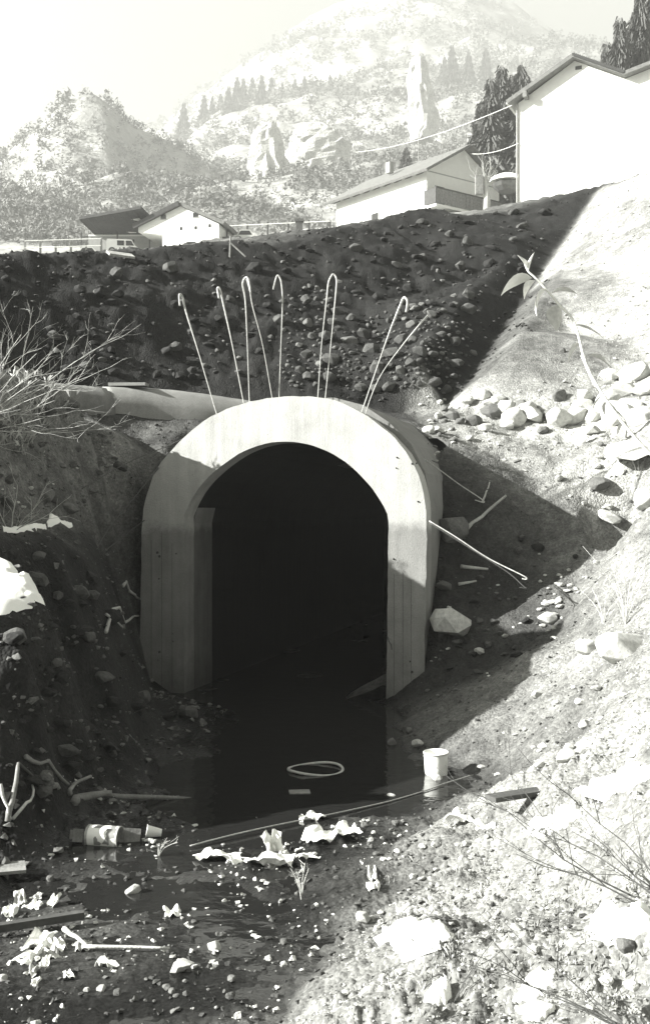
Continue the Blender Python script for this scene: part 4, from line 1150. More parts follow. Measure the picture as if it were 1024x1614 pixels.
# dead weed in the mud
def weed(u, v, hpx, n, label, m, seed, spread=.5, name='dead_weed', cat='weed', r0=.003):
    r = random.Random(seed); p = hit(u, v); p.z = max(p.z, 0); k = p.y / FPX
    e = empty(name, p); tag(e, label, cat)
    for i in range(n):
        h = hpx * k * r.uniform(.5, 1); a = r.uniform(0, 6.28); s = r.uniform(.2, 1) * spread * h
        pts = [(0, 0, -.01), (math.cos(a) * s * .3, math.sin(a) * s * .3, h * .5), (math.cos(a) * s, math.sin(a) * s, h)]
        mb = MB().tube(spline3(pts, 3), [r0 * (1 - .1 * q) for q in range(7)], 4)
        for t in range(3):
            f = r.uniform(.4, .9); b0 = Vector(pts[1]).lerp(Vector(pts[2]), f)
            mb.tube([b0, b0 + Vector((r.uniform(-1, 1), r.uniform(-1, 1), r.uniform(.2, 1))) * h * .22], r0 * .6, 3)
        mb.build('stem', m, e)
weed(475, 1418, 60, 9, 'dead branching weed standing in the dark mud', M_twig_pale, 3)
weed(250, 1352, 36, 8, 'tuft of pale straw below the plastic cup', M_twig_pale, 4, 1.4)
weed(985, 985, 120, 12, 'dry pale weed on the right bank above the bleached block', M_twig_pale, 5, .9)
weed(950, 985, 60, 8, 'bent dry weed left of the tall one on the right bank', M_twig_pale, 6, 1.6)
weed(1005, 760, 90, 7, 'pale twigs over the dark hole at the right edge', M_twig_pale, 8, 1.6)

# ------------------------------------------------------------------ shrubs and plants
def bare_branch(mb, p, d, length, r, depth, rnd, droop=0.0):
    pts = [p]; n = 5; cur = Vector(p); dd = Vector(d)
    for i in range(n):
        dd = (dd + Vector((rnd.uniform(-1, 1), rnd.uniform(-1, 1), rnd.uniform(-1, 1))) * .16 + Vector((0, 0, -droop))).normalized()
        cur = cur + dd * length / n
        pts.append(cur.copy())
    mb.tube(pts, [r * (1 - .13 * i) for i in range(n + 1)], 4 if r > .004 else 3, False)
    if depth > 0:
        for i in range(rnd.randint(2, 4)):
            k = rnd.randint(1, n); b = pts[k]
            nd = (dd + Vector((rnd.uniform(-1, 1), rnd.uniform(-1, 1), rnd.uniform(-.6, 1))) * .75).normalized()
            bare_branch(mb, b, nd, length * rnd.uniform(.35, .6), r * .55, depth - 1, rnd, droop)
def shrub(base_pt, dirs, length, r, depth, label, m, seed, name='bare_shrub', cat='shrub', droop=.0):
    e = empty(name, base_pt); tag(e, label, cat)
    rnd = random.Random(seed)
    for i, d in enumerate(dirs):
        mb = MB(); bare_branch(mb, Vector((rnd.uniform(-.06, .06), rnd.uniform(-.06, .06), -.05)), Vector(d).normalized(), length * rnd.uniform(.7, 1.1), r, depth, rnd, droop)
        mb.build('branch', m, e, False)
    return e
b1 = px(-70, 600, 11.0); b1.z = H(b1.x, b1.y)
shrub(b1, [(1, .1, t) for t in (.15, .3, .45, .6, .8, 1.0, 1.3)] + [(.8, -.5, .5), (.7, -.4, 1.1), (.5, .5, 1.6), (1, -.3, .1)], 1.1, .007, 3, 'pale bare shrub spreading over the crest of the left mound', M_twig_pale, 1)
b2 = px(-40, 480, 11.4); b2.z = H(b2.x, b2.y)
shrub(b2, [(.5, 0, 1.2), (.3, .2, 1.6), (.8, .1, .9), (.6, -.2, 1.4), (1, 0, .7)], 1.3, .006, 3, 'taller bare shrub behind the spreading one at the left edge', M_twig_pale, 2)
b3 = px(15, 690, 10.9); b3.z = H(b3.x, b3.y)
shrub(b3, [(1, -.2, .6), (.6, -.4, .9), (-.3, -.3, 1), (.9, -.5, .3), (.2, -.5, 1.2)], .55, .006, 2, 'low pale twigs growing on the face of the left mound', M_twig_pale, 3)
b4 = px(1060, 1420, 4.6); b4.z = H(b4.x, b4.y)
shrub(b4, [(-1, .5, .35), (-.9, .9, .55), (-.7, 1.1, .9), (-1, .3, .15), (-.8, .6, .25)], .75, .005, 2, 'dark leafless twigs reaching in from the right edge', M_twig_dark, 4)
b5 = px(1040, 1585, 3.85); b5.z = H(b5.x, b5.y)
shrub(b5, [(-1, .3, .12), (-1, .5, .3), (-.6, .6, .5)], .7, .004, 1, 'thin dark twigs low over the gravel at the bottom right', M_twig_dark, 5)
b6 = px(690, 1600, 4.35); b6.z = H(b6.x, b6.y)
shrub(b6, [(.4, .4, .4), (.8, .2, .25)], .38, .004, 1, 'short dark sprig on the lower gravel bank', M_twig_dark, 6)

def leaf_mesh(L_, Wd, bend, m):
    V = []; F = []; n = 8
    for i in range(n + 1):
        t = i / n; w = Wd * math.sin(math.pi * min(1, t ** .8)) * (1 - .15 * t) * .5
        x = L_ * math.sin(bend * t) / max(bend, .01); z = -L_ * (1 - math.cos(bend * t)) / max(bend, .01)
        V += [(x, -w, z + w * .35), (x, 0, z), (x, w, z + w * .35)]
    for i in range(n):
        for k in range(2): a = i * 3 + k; F.append((a, a + 3, a + 4, a + 1))
    nv = len(V)
    V2 = V + [(x, y, z - .0012) for x, y, z in V]
    F2 = F + [tuple(i + nv for i in f[::-1]) for f in F]
    return mesh('leaf', V2, F2, m, True)
def aim(o, d, roll=0.0):
    d = Vector(d).normalized()
    q = d.to_track_quat('X', 'Z')
    o.rotation_mode = 'QUATERNION'; o.rotation_quaternion = q @ Quaternion((1, 0, 0), roll)
stem_uv = [(1200, 830), (1080, 760), (1000, 690), (930, 590), (905, 510), (880, 480), (845, 440), (832, 428), (826, 415)]
SY = [4.9, 4.9, 4.9, 4.95, 5.0, 5.0, 5.0, 5.0, 5.0]
root = px(1330, 850, 4.9); root.z = H(root.x, root.y)
plant = empty('leafy_plant', root); tag(plant, 'tall pale stalk with drooping broad leaves leaning in from the right', 'plant')
sp = [Vector((0, 0, -.03))] + [px(u, v, y) - root for (u, v), y in zip(stem_uv, SY)]
MB().tube(spline3(sp, 5), [.009 * (1 - .013 * i) for i in range(len(sp) * 5 - 4)], 6).build('stalk', M_leaf_pale, plant, True)
for (u, v, du, dv, Lp, Wp, bd, m, roll) in ((838, 438, -1, .1, 54, 22, 1.0, M_leaf_pale, .5), (842, 442, -.9, .9, 30, 22, .6, M_leaf, .2), (860, 455, -.8, .8, 44, 24, .9, M_leaf_pale, .3), (830, 424, -.4, -1, 26, 18, .3, M_leaf, 0), (832, 428, .2, -1, 28, 16, .2, M_leaf_pale, 0), (868, 462, .9, -.3, 36, 22, .7, M_leaf, 0), (880, 480, -.3, 1, 40, 26, .8, M_leaf, .4), (905, 512, .9, .2, 46, 16, .6, M_leaf, .1), (915, 540, -.9, .8, 34, 18, .6, M_leaf, .3), (925, 560, 1, .1, 40, 20, .8, M_leaf, .0)):
    b = px(u, v, 5.0) - root
    o = obj('leaf', leaf_mesh(1.15 * Lp / FPX * 5, 1.35 * Wp / FPX * 5, bd, m), plant, b)
    aim(o, (du, random.uniform(-.3, .3), -dv), roll)
root2 = hit(985, 692); y2 = root2.y
plant2 = empty('leafy_plant', root2); tag(plant2, 'low grey-leaved shoot in front of the bleached boulders', 'plant')
sp2 = [Vector((0, 0, -.02))] + [px(u, v, y2 - .1) - root2 for u, v in ((985, 665), (955, 630), (935, 605), (915, 560))]
MB().tube(spline3(sp2, 5), .012, 5).build('stalk', M_twig_pale, plant2, True)
for (u, v, du, dv, Lp, Wp, bd, m, roll) in ((938, 610, -1, .4, 40, 12, 1.0, M_leaf, .2), (945, 612, .9, -.5, 44, 10, .5, M_leaf, .3), (950, 622, -1, .8, 46, 14, .9, M_leaf, .1), (955, 632, -.3, 1, 24, 18, .4, M_leaf, 0), (965, 640, .6, .8, 20, 10, .5, M_leaf, .1), (985, 664, -.6, .6, 26, 20, .6, M_leaf, .2), (940, 600, .4, -1, 20, 9, .4, M_leaf, .3), (985, 668, -.9, -.2, 26, 10, .7, M_leaf, .2)):
    b = px(u, v, y2 - .1) - root2
    o = obj('leaf', leaf_mesh(Lp / FPX * y2, Wp / FPX * y2, bd, m), plant2, b)
    aim(o, (du, random.uniform(-.3, .3), -dv), roll)
root3 = hit(915, 700)
plant3 = empty('leafy_plant', root3); tag(plant3, 'single upright strap leaf before the boulder heap', 'plant')
tip3 = px(930, 660, root3.y - .05) - root3
o = obj('leaf', leaf_mesh(tip3.length, .09, .5, M_leaf), plant3); aim(o, tip3, .6)

# dry grass on the mound and along the crest
def grass(n, accept_uv, m, seed, name='dry_grass', h0=.05, h1=.16):
    r = random.Random(seed); V = []; F = []; c = 0
    pts = []
    while c < n:
        u, v = accept_uv(r); p = hit(u, v); c += 1
        for k in range(7):
            h = r.uniform(h0, h1); a = r.uniform(0, 6.28); b = len(V); w = .0035
            q0 = p + Vector((r.uniform(-.05, .05), r.uniform(-.05, .05), -.01)); l_ = h * r.uniform(.2, .9)
            V += [q0 + Vector((math.sin(a) * w, -math.cos(a) * w, 0)), q0 - Vector((math.sin(a) * w, -math.cos(a) * w, 0)), q0 + Vector((math.cos(a) * l_ * .4, math.sin(a) * l_ * .4, h * .7)), q0 + Vector((math.cos(a) * l_, math.sin(a) * l_, h * .85))]
            F += [(b, b + 1, b + 2), (b + 2, b + 1, b + 3)]
    tag(obj(name, mesh(name, [tuple(p) for p in V], F, m)), kind='stuff')
grass(70, lambda r: (r.triangular(-20, 120, 0), r.uniform(585, 720)), M_grass, 1)
grass(120, lambda r: (r.uniform(600, 1010), r.uniform(1330, 1600)), M_grass, 2, h0=.02, h1=.05)

# ------------------------------------------------------------------ houses
def frame_for(a, b):
    """matrix with x along a->b (horizontal), y into the house, z up, origin a"""
    x = (Vector((b.x, b.y, 0)) - Vector((a.x, a.y, 0))).normalized(); z = Vector((0, 0, 1)); y = z.cross(x)
    m = Matrix.Identity(4)
    for i, c in enumerate((x, y, z)):
        for j in range(3): m[j][i] = c[j]
    m.translation = a
    return m
def roof_slab(mb, p, q, y0, y1, t):
    """slab in the x-z plane from p to q extruded along y"""
    d = (Vector(q) - Vector(p)).normalized(); n = Vector((-d.y, d.x)) * t
    mb.prism([tuple(p), tuple(q), (q[0] + n.x, q[1] + n.y), (p[0] + n.x, p[1] + n.y)], 'y', y0, y1)

# big white house at the right
Yh = 80.0
a = px(816, 330, Yh); a.z -= 3.0
b = px(1130, 330, Yh - 5.5)
Mh = frame_for(a, b)
hw = empty('white_house'); hw.matrix_world = Mh
tag(hw, 'tall blank white house at the right with a wavy roof line', 'house')
def hs(u, v):   # photo pixel on the gable plane -> house x, z
    k = (u - 512) / FPX; ox, oy = Mh.translation.x, Mh.translation.y; dx, dy = Mh[0][0], Mh[1][0]
    s = (k * oy - ox) / (dx - k * dy); Y = oy + s * dy
    return s, CAMZ - (v - 807) / FPX * Y - Mh.translation.z
e0 = hs(816, 163); pk = hs(905, 96); vl = hs(985, 124); e1 = hs(1130, 66)
MB().prism([(0, 0), (hs(1130, 330)[0], 0), (hs(1130, 330)[0], e1[1]), vl, pk, (0, e0[1])], 'y', 0, 9).build('wall', M_white_plaster, hw)
mb = MB(); lv = hs(803, 168)
rf = MB(); roof_slab(rf, (lv[0], lv[1]), (pk[0] + .02, pk[1] + .02), -.7, 9.6, .26); rf.build('roof_slope', M_roof, hw)
rf = MB(); roof_slab(rf, (pk[0] + .02, pk[1] + .02), (vl[0], vl[1] + .02), -.7, 9.6, .22); rf.build('roof_slope', M_roof, hw)
rf = MB(); roof_slab(rf, (vl[0], vl[1] + .03), (e1[0] + .5, e1[1] + .1), -.7, 9.6, .24); rf.build('roof_slope', M_roof, hw)
# tile course ends along the verges
for k in range(26):
    t = (k + .5) / 26; p = Vector(pk).lerp(Vector(vl), t)
    MB().box(-.1, .1, -.76, -.705, .12, .3).build('verge_tile', M_roof_dark, hw, False, (p.x, 0, p.y))
mb = MB(); p = Vector(lv).lerp(Vector(pk), .27); mb.box(-.14, .14, -.75, -.02, -.5, -.1); mb.build('eave_bracket', M_grey_wood, hw, False, (p.x, 0, p.y + .1))
mb = MB(); p = hs(911, 107); mb.box(-.22, .22, -.02, .02, -.12, .12); mb.build('vent', M_dark_wood, hw, False, (p[0], -.012, p[1]))
mb = MB().tube([(0, -.1, .3), (0, -.1, e0[1] - .1)], .06, 8); mb.build('downpipe', M_grey_plaster, hw, False, (-.06, 0, 0))
gt = MB().tube([(lv[0] - .05, -.6, lv[1] + .05), (lv[0] - .05, 9.5, lv[1] + .05)], .1, 8); gt.build('gutter', M_grey_plaster, hw)

# middle house with the balcony
k = 100 / 60
ca = px(672, 268, 100)
dl = Vector((-4.7 * k, 6 * k, 0)).normalized(); dg = Vector((-dl.y, dl.x, 0)) * -1
dg = Vector((dl.y, -dl.x, 0))
Lh, Gw = 7.6 * k, 5.5 * k
o_ = Vector((ca.x, ca.y, ca.z - 5.6))
Mm = frame_for(o_, o_ + dg)       # x along the gable, y back along the long wall
mh = empty('balcony_house'); mh.matrix_world = Mm
tag(mh, 'white house with a long low roof and a grey-panelled balcony on the bank top', 'house')
ez, rz_ = 5.6, 5.6 + 1.62 * k
MB().prism([(0, 0), (Gw, 0), (Gw, ez), (Gw / 2, rz_), (0, ez)], 'y', 0, Lh).build('wall', M_white_plaster, mh)
ov = .85
sl = (rz_ - ez) / (Gw / 2)
for (p, q2) in (((-ov, ez - ov * sl + .06), (Gw / 2, rz_ + .06)), ((Gw / 2, rz_ + .06), (Gw + ov, ez - ov * sl + .06))):
    mb = MB(); roof_slab(mb, p, q2, -1.0, Lh + .9, .22); mb.build('roof_slope', M_roof, mh)
for kk in range(9):
    y = .5 + kk * (Lh - 1) / 8
    MB().prism([(-ov + .1, ez - ov * sl - .02), (0, ez - .16), (0, ez + .0), (-ov + .1, ez - ov * sl + .05)], 'y', y - .07, y + .07).build('rafter', M_dark_wood, mh)
MB().box(0, Gw, -.012, -.002, ez - .1, ez).build('string_course', M_grey_plaster, mh)
bz = CAMZ + (807 - 322) / FPX * 99 - o_.z
bal = MB().box(-.3, Gw + .6, -1.5, -.02, bz - .22, bz).build('balcony_slab', M_white_plaster, mh)
nb = 22
for kk in range(nb):
    x0 = -.3 + (Gw + .9) * kk / nb
    MB().box(x0 + .02, x0 + (Gw + .9) / nb - .02, -1.5, -1.45, bz + .05, bz + 1.35).build('balcony_panel', M_grey_wood, mh)
MB().box(-.34, Gw + .64, -1.54, -1.42, bz + 1.36, bz + 1.46).build('handrail', M_dark_wood, mh)
MB().box(-.36, -.3, -1.52, -.03, bz + .05, bz + 1.36).build('balcony_side', M_dark_wood, mh)
MB().box(1.0, 2.1, -.03, -.001, bz + .1, bz + 2.1).build('door', M_glass, mh)
w_ = MB().box(3.2, 4.4, -.03, -.001, bz + .9, bz + 2.0).build('window', M_glass, mh)
MB().box(3.1, 4.5, -.045, -.032, bz + .8, bz + .9).build('sill', M_grey_plaster, w_)
MB().box(-.05, -.003, 0, Lh, bz - .35, bz - .2).build('plinth_band', M_dark_wood, mh)
MB().box(-.06, -.003, 6.5, 7.4, bz - .1, bz + .9).build('window', M_glass, mh)
MB().tube([(Gw * .5, 6, rz_ + .1), (Gw * .5, 6, rz_ + 3.0)], .035, 6).build('aerial_mast', M_grey_plaster, mh)
MB().box(.2 * Gw, .2 * Gw + .5, 7, 7.6, rz_ - .9, rz_ + .1).build('chimney', M_grey_plaster, mh)

# white chalet and dark-roofed shed on the left
Yc = 105.0
a = px(256, 392, Yc); a.z -= 1.2
b = px(349, 392, Yc + .01)
Mc = frame_for(a, b + Vector((0, -1.2, 0)))
ch = empty('white_chalet'); ch.matrix_world = Mc
tag(ch, 'small white gabled chalet beside the dark-roofed shed on the left skyline', 'house')
kp = Yc / FPX
Wc = 93 * kp; e_z = 1.2 + 34 * kp; r_z = 1.2 + 65 * kp
MB().prism([(0, 0), (Wc, 0), (Wc, e_z), (30 * kp, r_z), (-40 * kp, e_z + 2 * kp), (-40 * kp, e_z - 6 * kp), (0, e_z - 12 * kp)], 'y', 0, 9).build('wall', M_white_plaster, ch)
mb = MB(); roof_slab(mb, (-46 * kp, e_z - 1 * kp), (30 * kp, r_z + .03), -.35, 9.5, .42); mb.build('roof_slope', M_roof_dark, ch)
mb = MB(); roof_slab(mb, (30 * kp, r_z + .03), (Wc + 8 * kp, e_z - 2 * kp), -.2, 9.5, .3); mb.build('roof_slope', M_roof, ch)
for u, v in ((258, 342), (311, 342)):
    x, z = (u - 256) * kp, 1.2 + (392 - v) * kp
    w_ = MB().box(x - .25, x + .25, -.03, -.002, z - .2, z + .2).build('window', M_glass, ch)
    MB().box(x - .3, x + .3, -.05, -.031, z - .26, z - .2).build('sill', M_grey_plaster, w_)
for u, v in ((287, 362), (311, 362), (334, 360)):
    x, z = (u - 256) * kp, 1.2 + (392 - v) * kp
    MB().box(x - .1, x + .1, -.03, -.002, z - .14, z + .14).build('window', M_glass, ch)
MB().box(Wc + .02, Wc + 1.5, 1.0, 5.0, .6, 1.2 + 18 * kp).build('lean_to', M_dark_wood, ch)
MB().box(Wc - 1.3, Wc + .8, -.9, -.02, 1.0, 1.6).build('porch', M_grey_wood, ch)

Ys = Yc + 5
a = px(140, 394, Ys); a.z -= 1.0
sh = empty('dark_roofed_shed', a); tag(sh, 'long grey shed under a broad dark overhanging roof left of the white chalet', 'shed')
kp2 = Ys / FPX
zr = 1.0 + 25 * kp2
MB().box(0, 116 * kp2, 0, 5.5, 0, zr).build('wall', M_grey_plaster, sh)
def lo(u, v, Y): return px(u, v, Y) - a
RQ = [lo(125, 346, Ys - 5), lo(222, 329, Ys - 5.5), lo(262, 369, Ys + .3), lo(150, 370, Ys + .3)]
up = Vector((0, .1, .28))
MB().add([tuple(p) for p in RQ] + [tuple(p + up) for p in RQ], [(0, 1, 2, 3), (7, 6, 5, 4), (0, 4, 5, 1), (1, 5, 6, 2), (2, 6, 7, 3), (3, 7, 4, 0)]).build('roof', M_roof_dark, sh)
def rq(s_, t_): return RQ[0].lerp(RQ[1], s_).lerp(RQ[3].lerp(RQ[2], s_), t_)
nrm = (RQ[1] - RQ[0]).cross(RQ[3] - RQ[0]).normalized()
if nrm.y > 0: nrm = -nrm
for (s_, t_) in ((.42, .45), (.6, .32), (.5, .62), (.7, .5), (.56, .82), (.8, .3)):
    p, q2 = rq(s_ - .07, t_), rq(s_ + .07, t_); r2, w2 = rq(s_ + .07, t_ + .08), rq(s_ - .07, t_ + .08)
    Vb = [p, q2, r2, w2]
    MB().add([tuple(x + nrm * .03) for x in Vb] + [tuple(x + nrm * .07) for x in Vb], [(0, 3, 2, 1), (4, 5, 6, 7), (0, 1, 5, 4), (1, 2, 6, 5), (2, 3, 7, 6), (3, 0, 4, 7)]).build('pale_board', M_white_plaster, sh)
for i in range(9):
    p, q2 = rq(i / 8 * .98 + .01, .02), rq(i / 8 * .98 + .01, .98)
    MB().tube([p + nrm * .05, q2 + nrm * .05], .07, 4).build('rafter', M_dark_wood, sh)
for u, w in ((30, 10), (60, 12)):
    MB().box(u * kp2, (u + w) * kp2, -.03, -.002, 1.3, 2.0).build('window', M_glass, sh)
MB().box(-.02, 118 * kp2, -.06, -.003, zr - .22, zr - .08).build('fascia', M_white_plaster, sh)
for u in (-6, 50, 100):
    MB().box(u * kp2 - .06, u * kp2 + .06, -1.6, -1.48, 0, zr - .2).build('post', M_dark_wood, sh)

# vehicles
def car(name, p, L_, Wd, h, paint, label, rz=0.0, van=False):
    e = empty(name, p, (0, 0, rz)); tag(e, label, 'van' if van else 'car', 'vehicles on the bank top')
    low = [(0, .25), (L_, .25), (L_, h * .5), (L_ * .97, h * .56), (L_ * .03, h * .58), (0, h * .5)] if not van else [(0, .25), (L_, .25), (L_, h * .48), (L_ * .93, h * .55), (L_ * .8, h * .98), (L_ * .03, h), (0, h * .9)]
    MB().prism(low, 'y', 0, Wd).build('body', paint, e)
    if not van:
        MB().prism([(L_ * .12, h * .57), (L_ * .78, h * .56), (L_ * .62, h), (L_ * .24, h)], 'y', .08, Wd - .08).build('cabin', paint, e)
        MB().prism([(L_ * .18, h * .6), (L_ * .7, h * .6), (L_ * .6, h * .93), (L_ * .27, h * .93)], 'y', .07, .079).build('side_window', M_glass, e)
    else:
        MB().prism([(L_ * .62, h * .58), (L_ * .88, h * .58), (L_ * .79, h * .9), (L_ * .62, h * .9)], 'y', -.012, -.002).build('side_window', M_glass, e)
        MB().prism([(L_ * .34, h * .58), (L_ * .56, h * .58), (L_ * .56, h * .9), (L_ * .34, h * .9)], 'y', -.012, -.002).build('side_window', M_glass, e)
    for x in (.18, .8):
        for y in (-.02, Wd - .16):
            w = MB().lathe([(0, 0), (.3, 0), (.32, .03), (.32, .15), (.3, .18), (0, .18)], 14).build('wheel', M_tyre, e, False, (L_ * x, y + .18, .31), (R(90), 0, 0))
            MB().lathe([(0, -.004), (.17, -.004), (.18, .01)], 12).build('rim', M_can, w, False, (0, 0, .186))
    return e
car('parked_van', px(168, 400, 101), 2.75, 1.2, 1.35, M_car_light, 'light van with dark windows parked before the shed', .12, True)
car('parked_car', px(118, 406, 100), 2.5, 1.1, .95, M_car_light, 'pale car at the left end of the bank top', .05)
car('parked_car', px(286, 394, 102), 2.0, 1.05, .75, M_car_dark, 'dark car parked under the white chalet wall', -.05)
car('parked_car', px(368, 382, 105), 2.45, 1.1, 1.2, M_car_light, 'pale car with a dark top right of the white chalet', .02)

# fences and posts
def fence(pts, label, hpost, n, rails, m):
    e = empty('fence', pts[0]); tag(e, label, 'fence')
    A, B = Vector(pts[0]), Vector(pts[1])
    for i in range(n):
        p = A.lerp(B, i / (n - 1)) - A
        MB().box(-.08, .08, -.08, .08, -.8, hpost * random.uniform(.95, 1.1)).build('post', m, e, False, p)
    for r_ in rails:
        MB().tube([(0, -.14, r_ * hpost), ((B - A).x, (B - A).y - .14, (B - A).z + r_ * hpost)], .04, 5).build('rail', M_white_plaster, e)
fence((px(358, 385, 106), px(520, 378, 104)), 'thin rail fence right of the white chalet on the bank top', 1.75, 6, (.95,), M_dark_wood)
fence((px(40, 404, 98), px(160, 400, 99)), 'white rail fence in front of the shed at the left', 1.35, 6, (.95, .5), M_grey_wood)
for (u, v, Y, hp_, wp_, lb) in ((472, 378, 103, 28, 10, 'stubby dark post at the right end of the thin fence'),):
    p = px(u, v, Y); kk = Y / FPX
    e = empty('gate_post', p); tag(e, lb, 'post')
    MB().box(-wp_ * kk / 2, wp_ * kk / 2, -.3, .3, -.5, hp_ * kk).build('shaft', M_dark_wood, e)
    MB().box(-wp_ * kk * .7, wp_ * kk * .7, -.4, .4, hp_ * kk, hp_ * kk + .2).build('cap', M_dark_wood, e)
st = empty('timber_stakes', px(362, 408, 22.6)); tag(st, 'pair of crossed timber stakes on the crest of the dark bank', 'stakes')
st.location.z = H(st.location.x, st.location.y)
MB().tube([(0, 0, -.1), (.02, 0, .42)], .022, 6).build('stake', M_grey_wood, st)
MB().tube([(0, -.03, .3), (.32, -.06, .0)], .018, 6).build('brace', M_grey_wood, st)
# tarpaulin-covered stack between the houses
tp = px(798, 302, 88); e = empty('covered_stack', tp); tag(e, 'dark stack under a rounded white cover between the two right-hand houses', 'stack')
MB().lathe([(0, .0), (.7, 0), (1.0, .3), (1.15, .6), (.8, .8), (0, .85)], 9).build('body', M_dark_wood, e)
MB().lathe([(1.35, .74), (1.2, 1.05), (.7, 1.28), (0, 1.34)], 14).build('cover', M_white_plaster, e, True)

# power lines
def cable(a, b, sag, r, label):
    a = Vector(a); b = Vector(b); pts = []
    for i in range(15):
        t = i / 14; p = a.lerp(b, t); p.z -= sag * 4 * t * (1 - t); pts.append(p - a)
    tag(MB().tube(pts, r, 5).build('power_cable', M_white_plaster, None, False, a), label, 'cable')
cable(px(806, 166, 79), px(560, 240, 130), .6, .022, 'upper cable running from the eave of the tall white house')
cable(px(816, 226, 79.5), px(738, 242, 104), .3, .022, 'lower cable from the white house wall to the balcony house ridge')

# ------------------------------------------------------------------ rock towers
def rock_tower(prof, Y, label, depth, seed, m, name='rock_tower'):
    """prof: list of (v, u_left, u_right)"""
    k = Y / FPX; n = 26; V = []; rnd = random.Random(seed)
    base_p = px((prof[-1][1] + prof[-1][2]) / 2, prof[-1][0], Y); kz = Y / 300
    rows_ = []
    for i in range(len(prof) - 1):
        for t in range(5):
            w = t / 5; rows_.append([prof[i][j] * (1 - w) + prof[i + 1][j] * w for j in range(3)])
    rows_.append(list(prof[-1]))
    for j, (v, l, r) in enumerate(rows_):
        c = px((l + r) / 2, v, Y) - base_p; rx = (r - l) / 2 * k
        for q_ in range(n):
            a = 2 * math.pi * q_ / n
            f = 1 + .4 * float(vnoise(q_ * .8 + seed, j * .14)) + .3 * float(vnoise(q_ * 2.1, j * .7 + seed)) 
            V.append((c.x + math.cos(a) * rx * f, math.sin(a) * rx * depth * f, c.z + (1.2 * float(vnoise(q_ * 1.1 + seed, j * .6 + seed)) + .4 * float(vnoise(q_ * 1.7, j * 2.2))) * kz))
    F = [(j * n + q_, j * n + (q_ + 1) % n, (j + 1) * n + (q_ + 1) % n, (j + 1) * n + q_)[::-1] for j in range(len(rows_) - 1) for q_ in range(n)] + [tuple(range(n))]
    return tag(obj(name, mesh(name, V, F, m), loc=base_p), label, 'rock')
rock_tower([(88, 655, 668), (100, 646, 672), (130, 642, 677), (160, 643, 684), (190, 646, 690), (222, 648, 682)], far(320), 'slender pale rock pillar standing on the wooded hillside', 1.0, 3, M_rockface)
rock_tower([(193, 420, 434), (205, 400, 440), (230, 395, 448), (260, 393, 456), (290, 400, 466), (310, 420, 468)], far(268), 'broad bleached rock pinnacle left of the rock bluff', .7, 5, M_rockface)
rock_tower([(195, 486, 508), (205, 470, 535), (225, 458, 548), (250, 452, 548), (275, 448, 540), (300, 450, 530)], far(278), 'broken pale rock bluff right of the pinnacle', .5, 8, M_rockface)

# ------------------------------------------------------------------ trees
def conifer_meshes(seed, n=3000):
    r = random.Random(seed)
    V = []; F = []
    for i in range(n):
        t = r.random() ** .75                     # 0 top .. 1 bottom
        z = 1 - t * .92
        rad = (.05 + .2 * t) * r.uniform(.55, 1.12) * (1 + .25 * math.sin(t * 34 + seed))
        a = r.uniform(0, 6.283)
        base_ = Vector((math.cos(a), math.sin(a), 0)) * rad * r.uniform(.1, .55) + Vector((0, 0, z + .02))
        base_ = base_.lerp(Vector((math.cos(a), math.sin(a), 0)) * rad + Vector((0, 0, z)), r.uniform(0, .55))
        tip = Vector((math.cos(a), math.sin(a), 0)) * rad + Vector((0, 0, z - rad * r.uniform(.1, .6)))
        side = Vector((-math.sin(a), math.cos(a), r.uniform(-.5, .5))) * rad * r.uniform(.06, .15)
        b = len(V)
        V += [base_ + side * .5, base_ - side * .5, tip - side * .35, tip + side * .35 + Vector((0, 0, .01)), (base_ + tip) / 2 + Vector((0, 0, .018))]
        F += [(b, b + 1, b + 4), (b + 1, b + 2, b + 4), (b + 2, b + 3, b + 4), (b + 3, b, b + 4)]
    V.append(Vector((0, 0, 1.05))); V.append(Vector((.012, 0, .93))); V.append(Vector((-.012, 0, .93))); b = len(V)
    F.append((b - 3, b - 2, b - 1))
    cr = mesh('crown', [tuple(p) for p in V], F, M_conifer)
    tb = MB().tube([(0, 0, -.02), (.004, 0, .5), (0, 0, .97)], [.022, .014, .003], 6)
    tr = mesh('trunk', tb.v, tb.f, M_trunk)
    return cr, tr
CON = [conifer_meshes(s) for s in (1, 2, 3, 4)]
def conifer(u, vtop, vbase, Y, wide, label, group, i, zbase=None):
    p = px(u, vbase, Y); h = (vbase - vtop) * Y / FPX
    e = empty('conifer', p, (0, 0, i * 1.3)); e.scale = (h * wide, h * wide, h)
    tag(e, label, 'tree', group)
    cr, tr = CON[i % 4]
    obj('crown', cr, e); obj('trunk', tr, e)
    return e
for i, (u, vt, lb) in enumerate(((772, 128, 'leftmost tall conifer of the clump left of the white house'), (790, 108, 'tallest conifer in the middle of the clump beside the white house'), (806, 122, 'conifer between the tallest one and the house eave'), (822, 106, 'conifer closest to the white house wall'), (756, 165, 'short conifer at the left foot of the clump'), (834, 130, 'conifer half hidden by the white house eave'))):
    conifer(u, vt, 320, 120 + 3 * (i % 3), .85, lb, 'conifers beside the white house', i)
for i, (u, vt, lb) in enumerate(((976, 32, 'slim conifer over the white house roof'), (1008, -10, 'tall conifer over the roof, cut by the top of the picture'), (1034, -30, 'conifer cut by the upper right corner'), (955, 72, 'shortest conifer over the white house roof'), (992, 40, 'conifer between the slim and the tall one over the roof'))):
    conifer(u, vt, 330, 105 + 2 * i, .6, lb, 'conifers behind the white house roof', i + 1)
conifer(640, 233, 290, 190, 1.2, 'small round conifer left of the balcony house roof', None, 2)
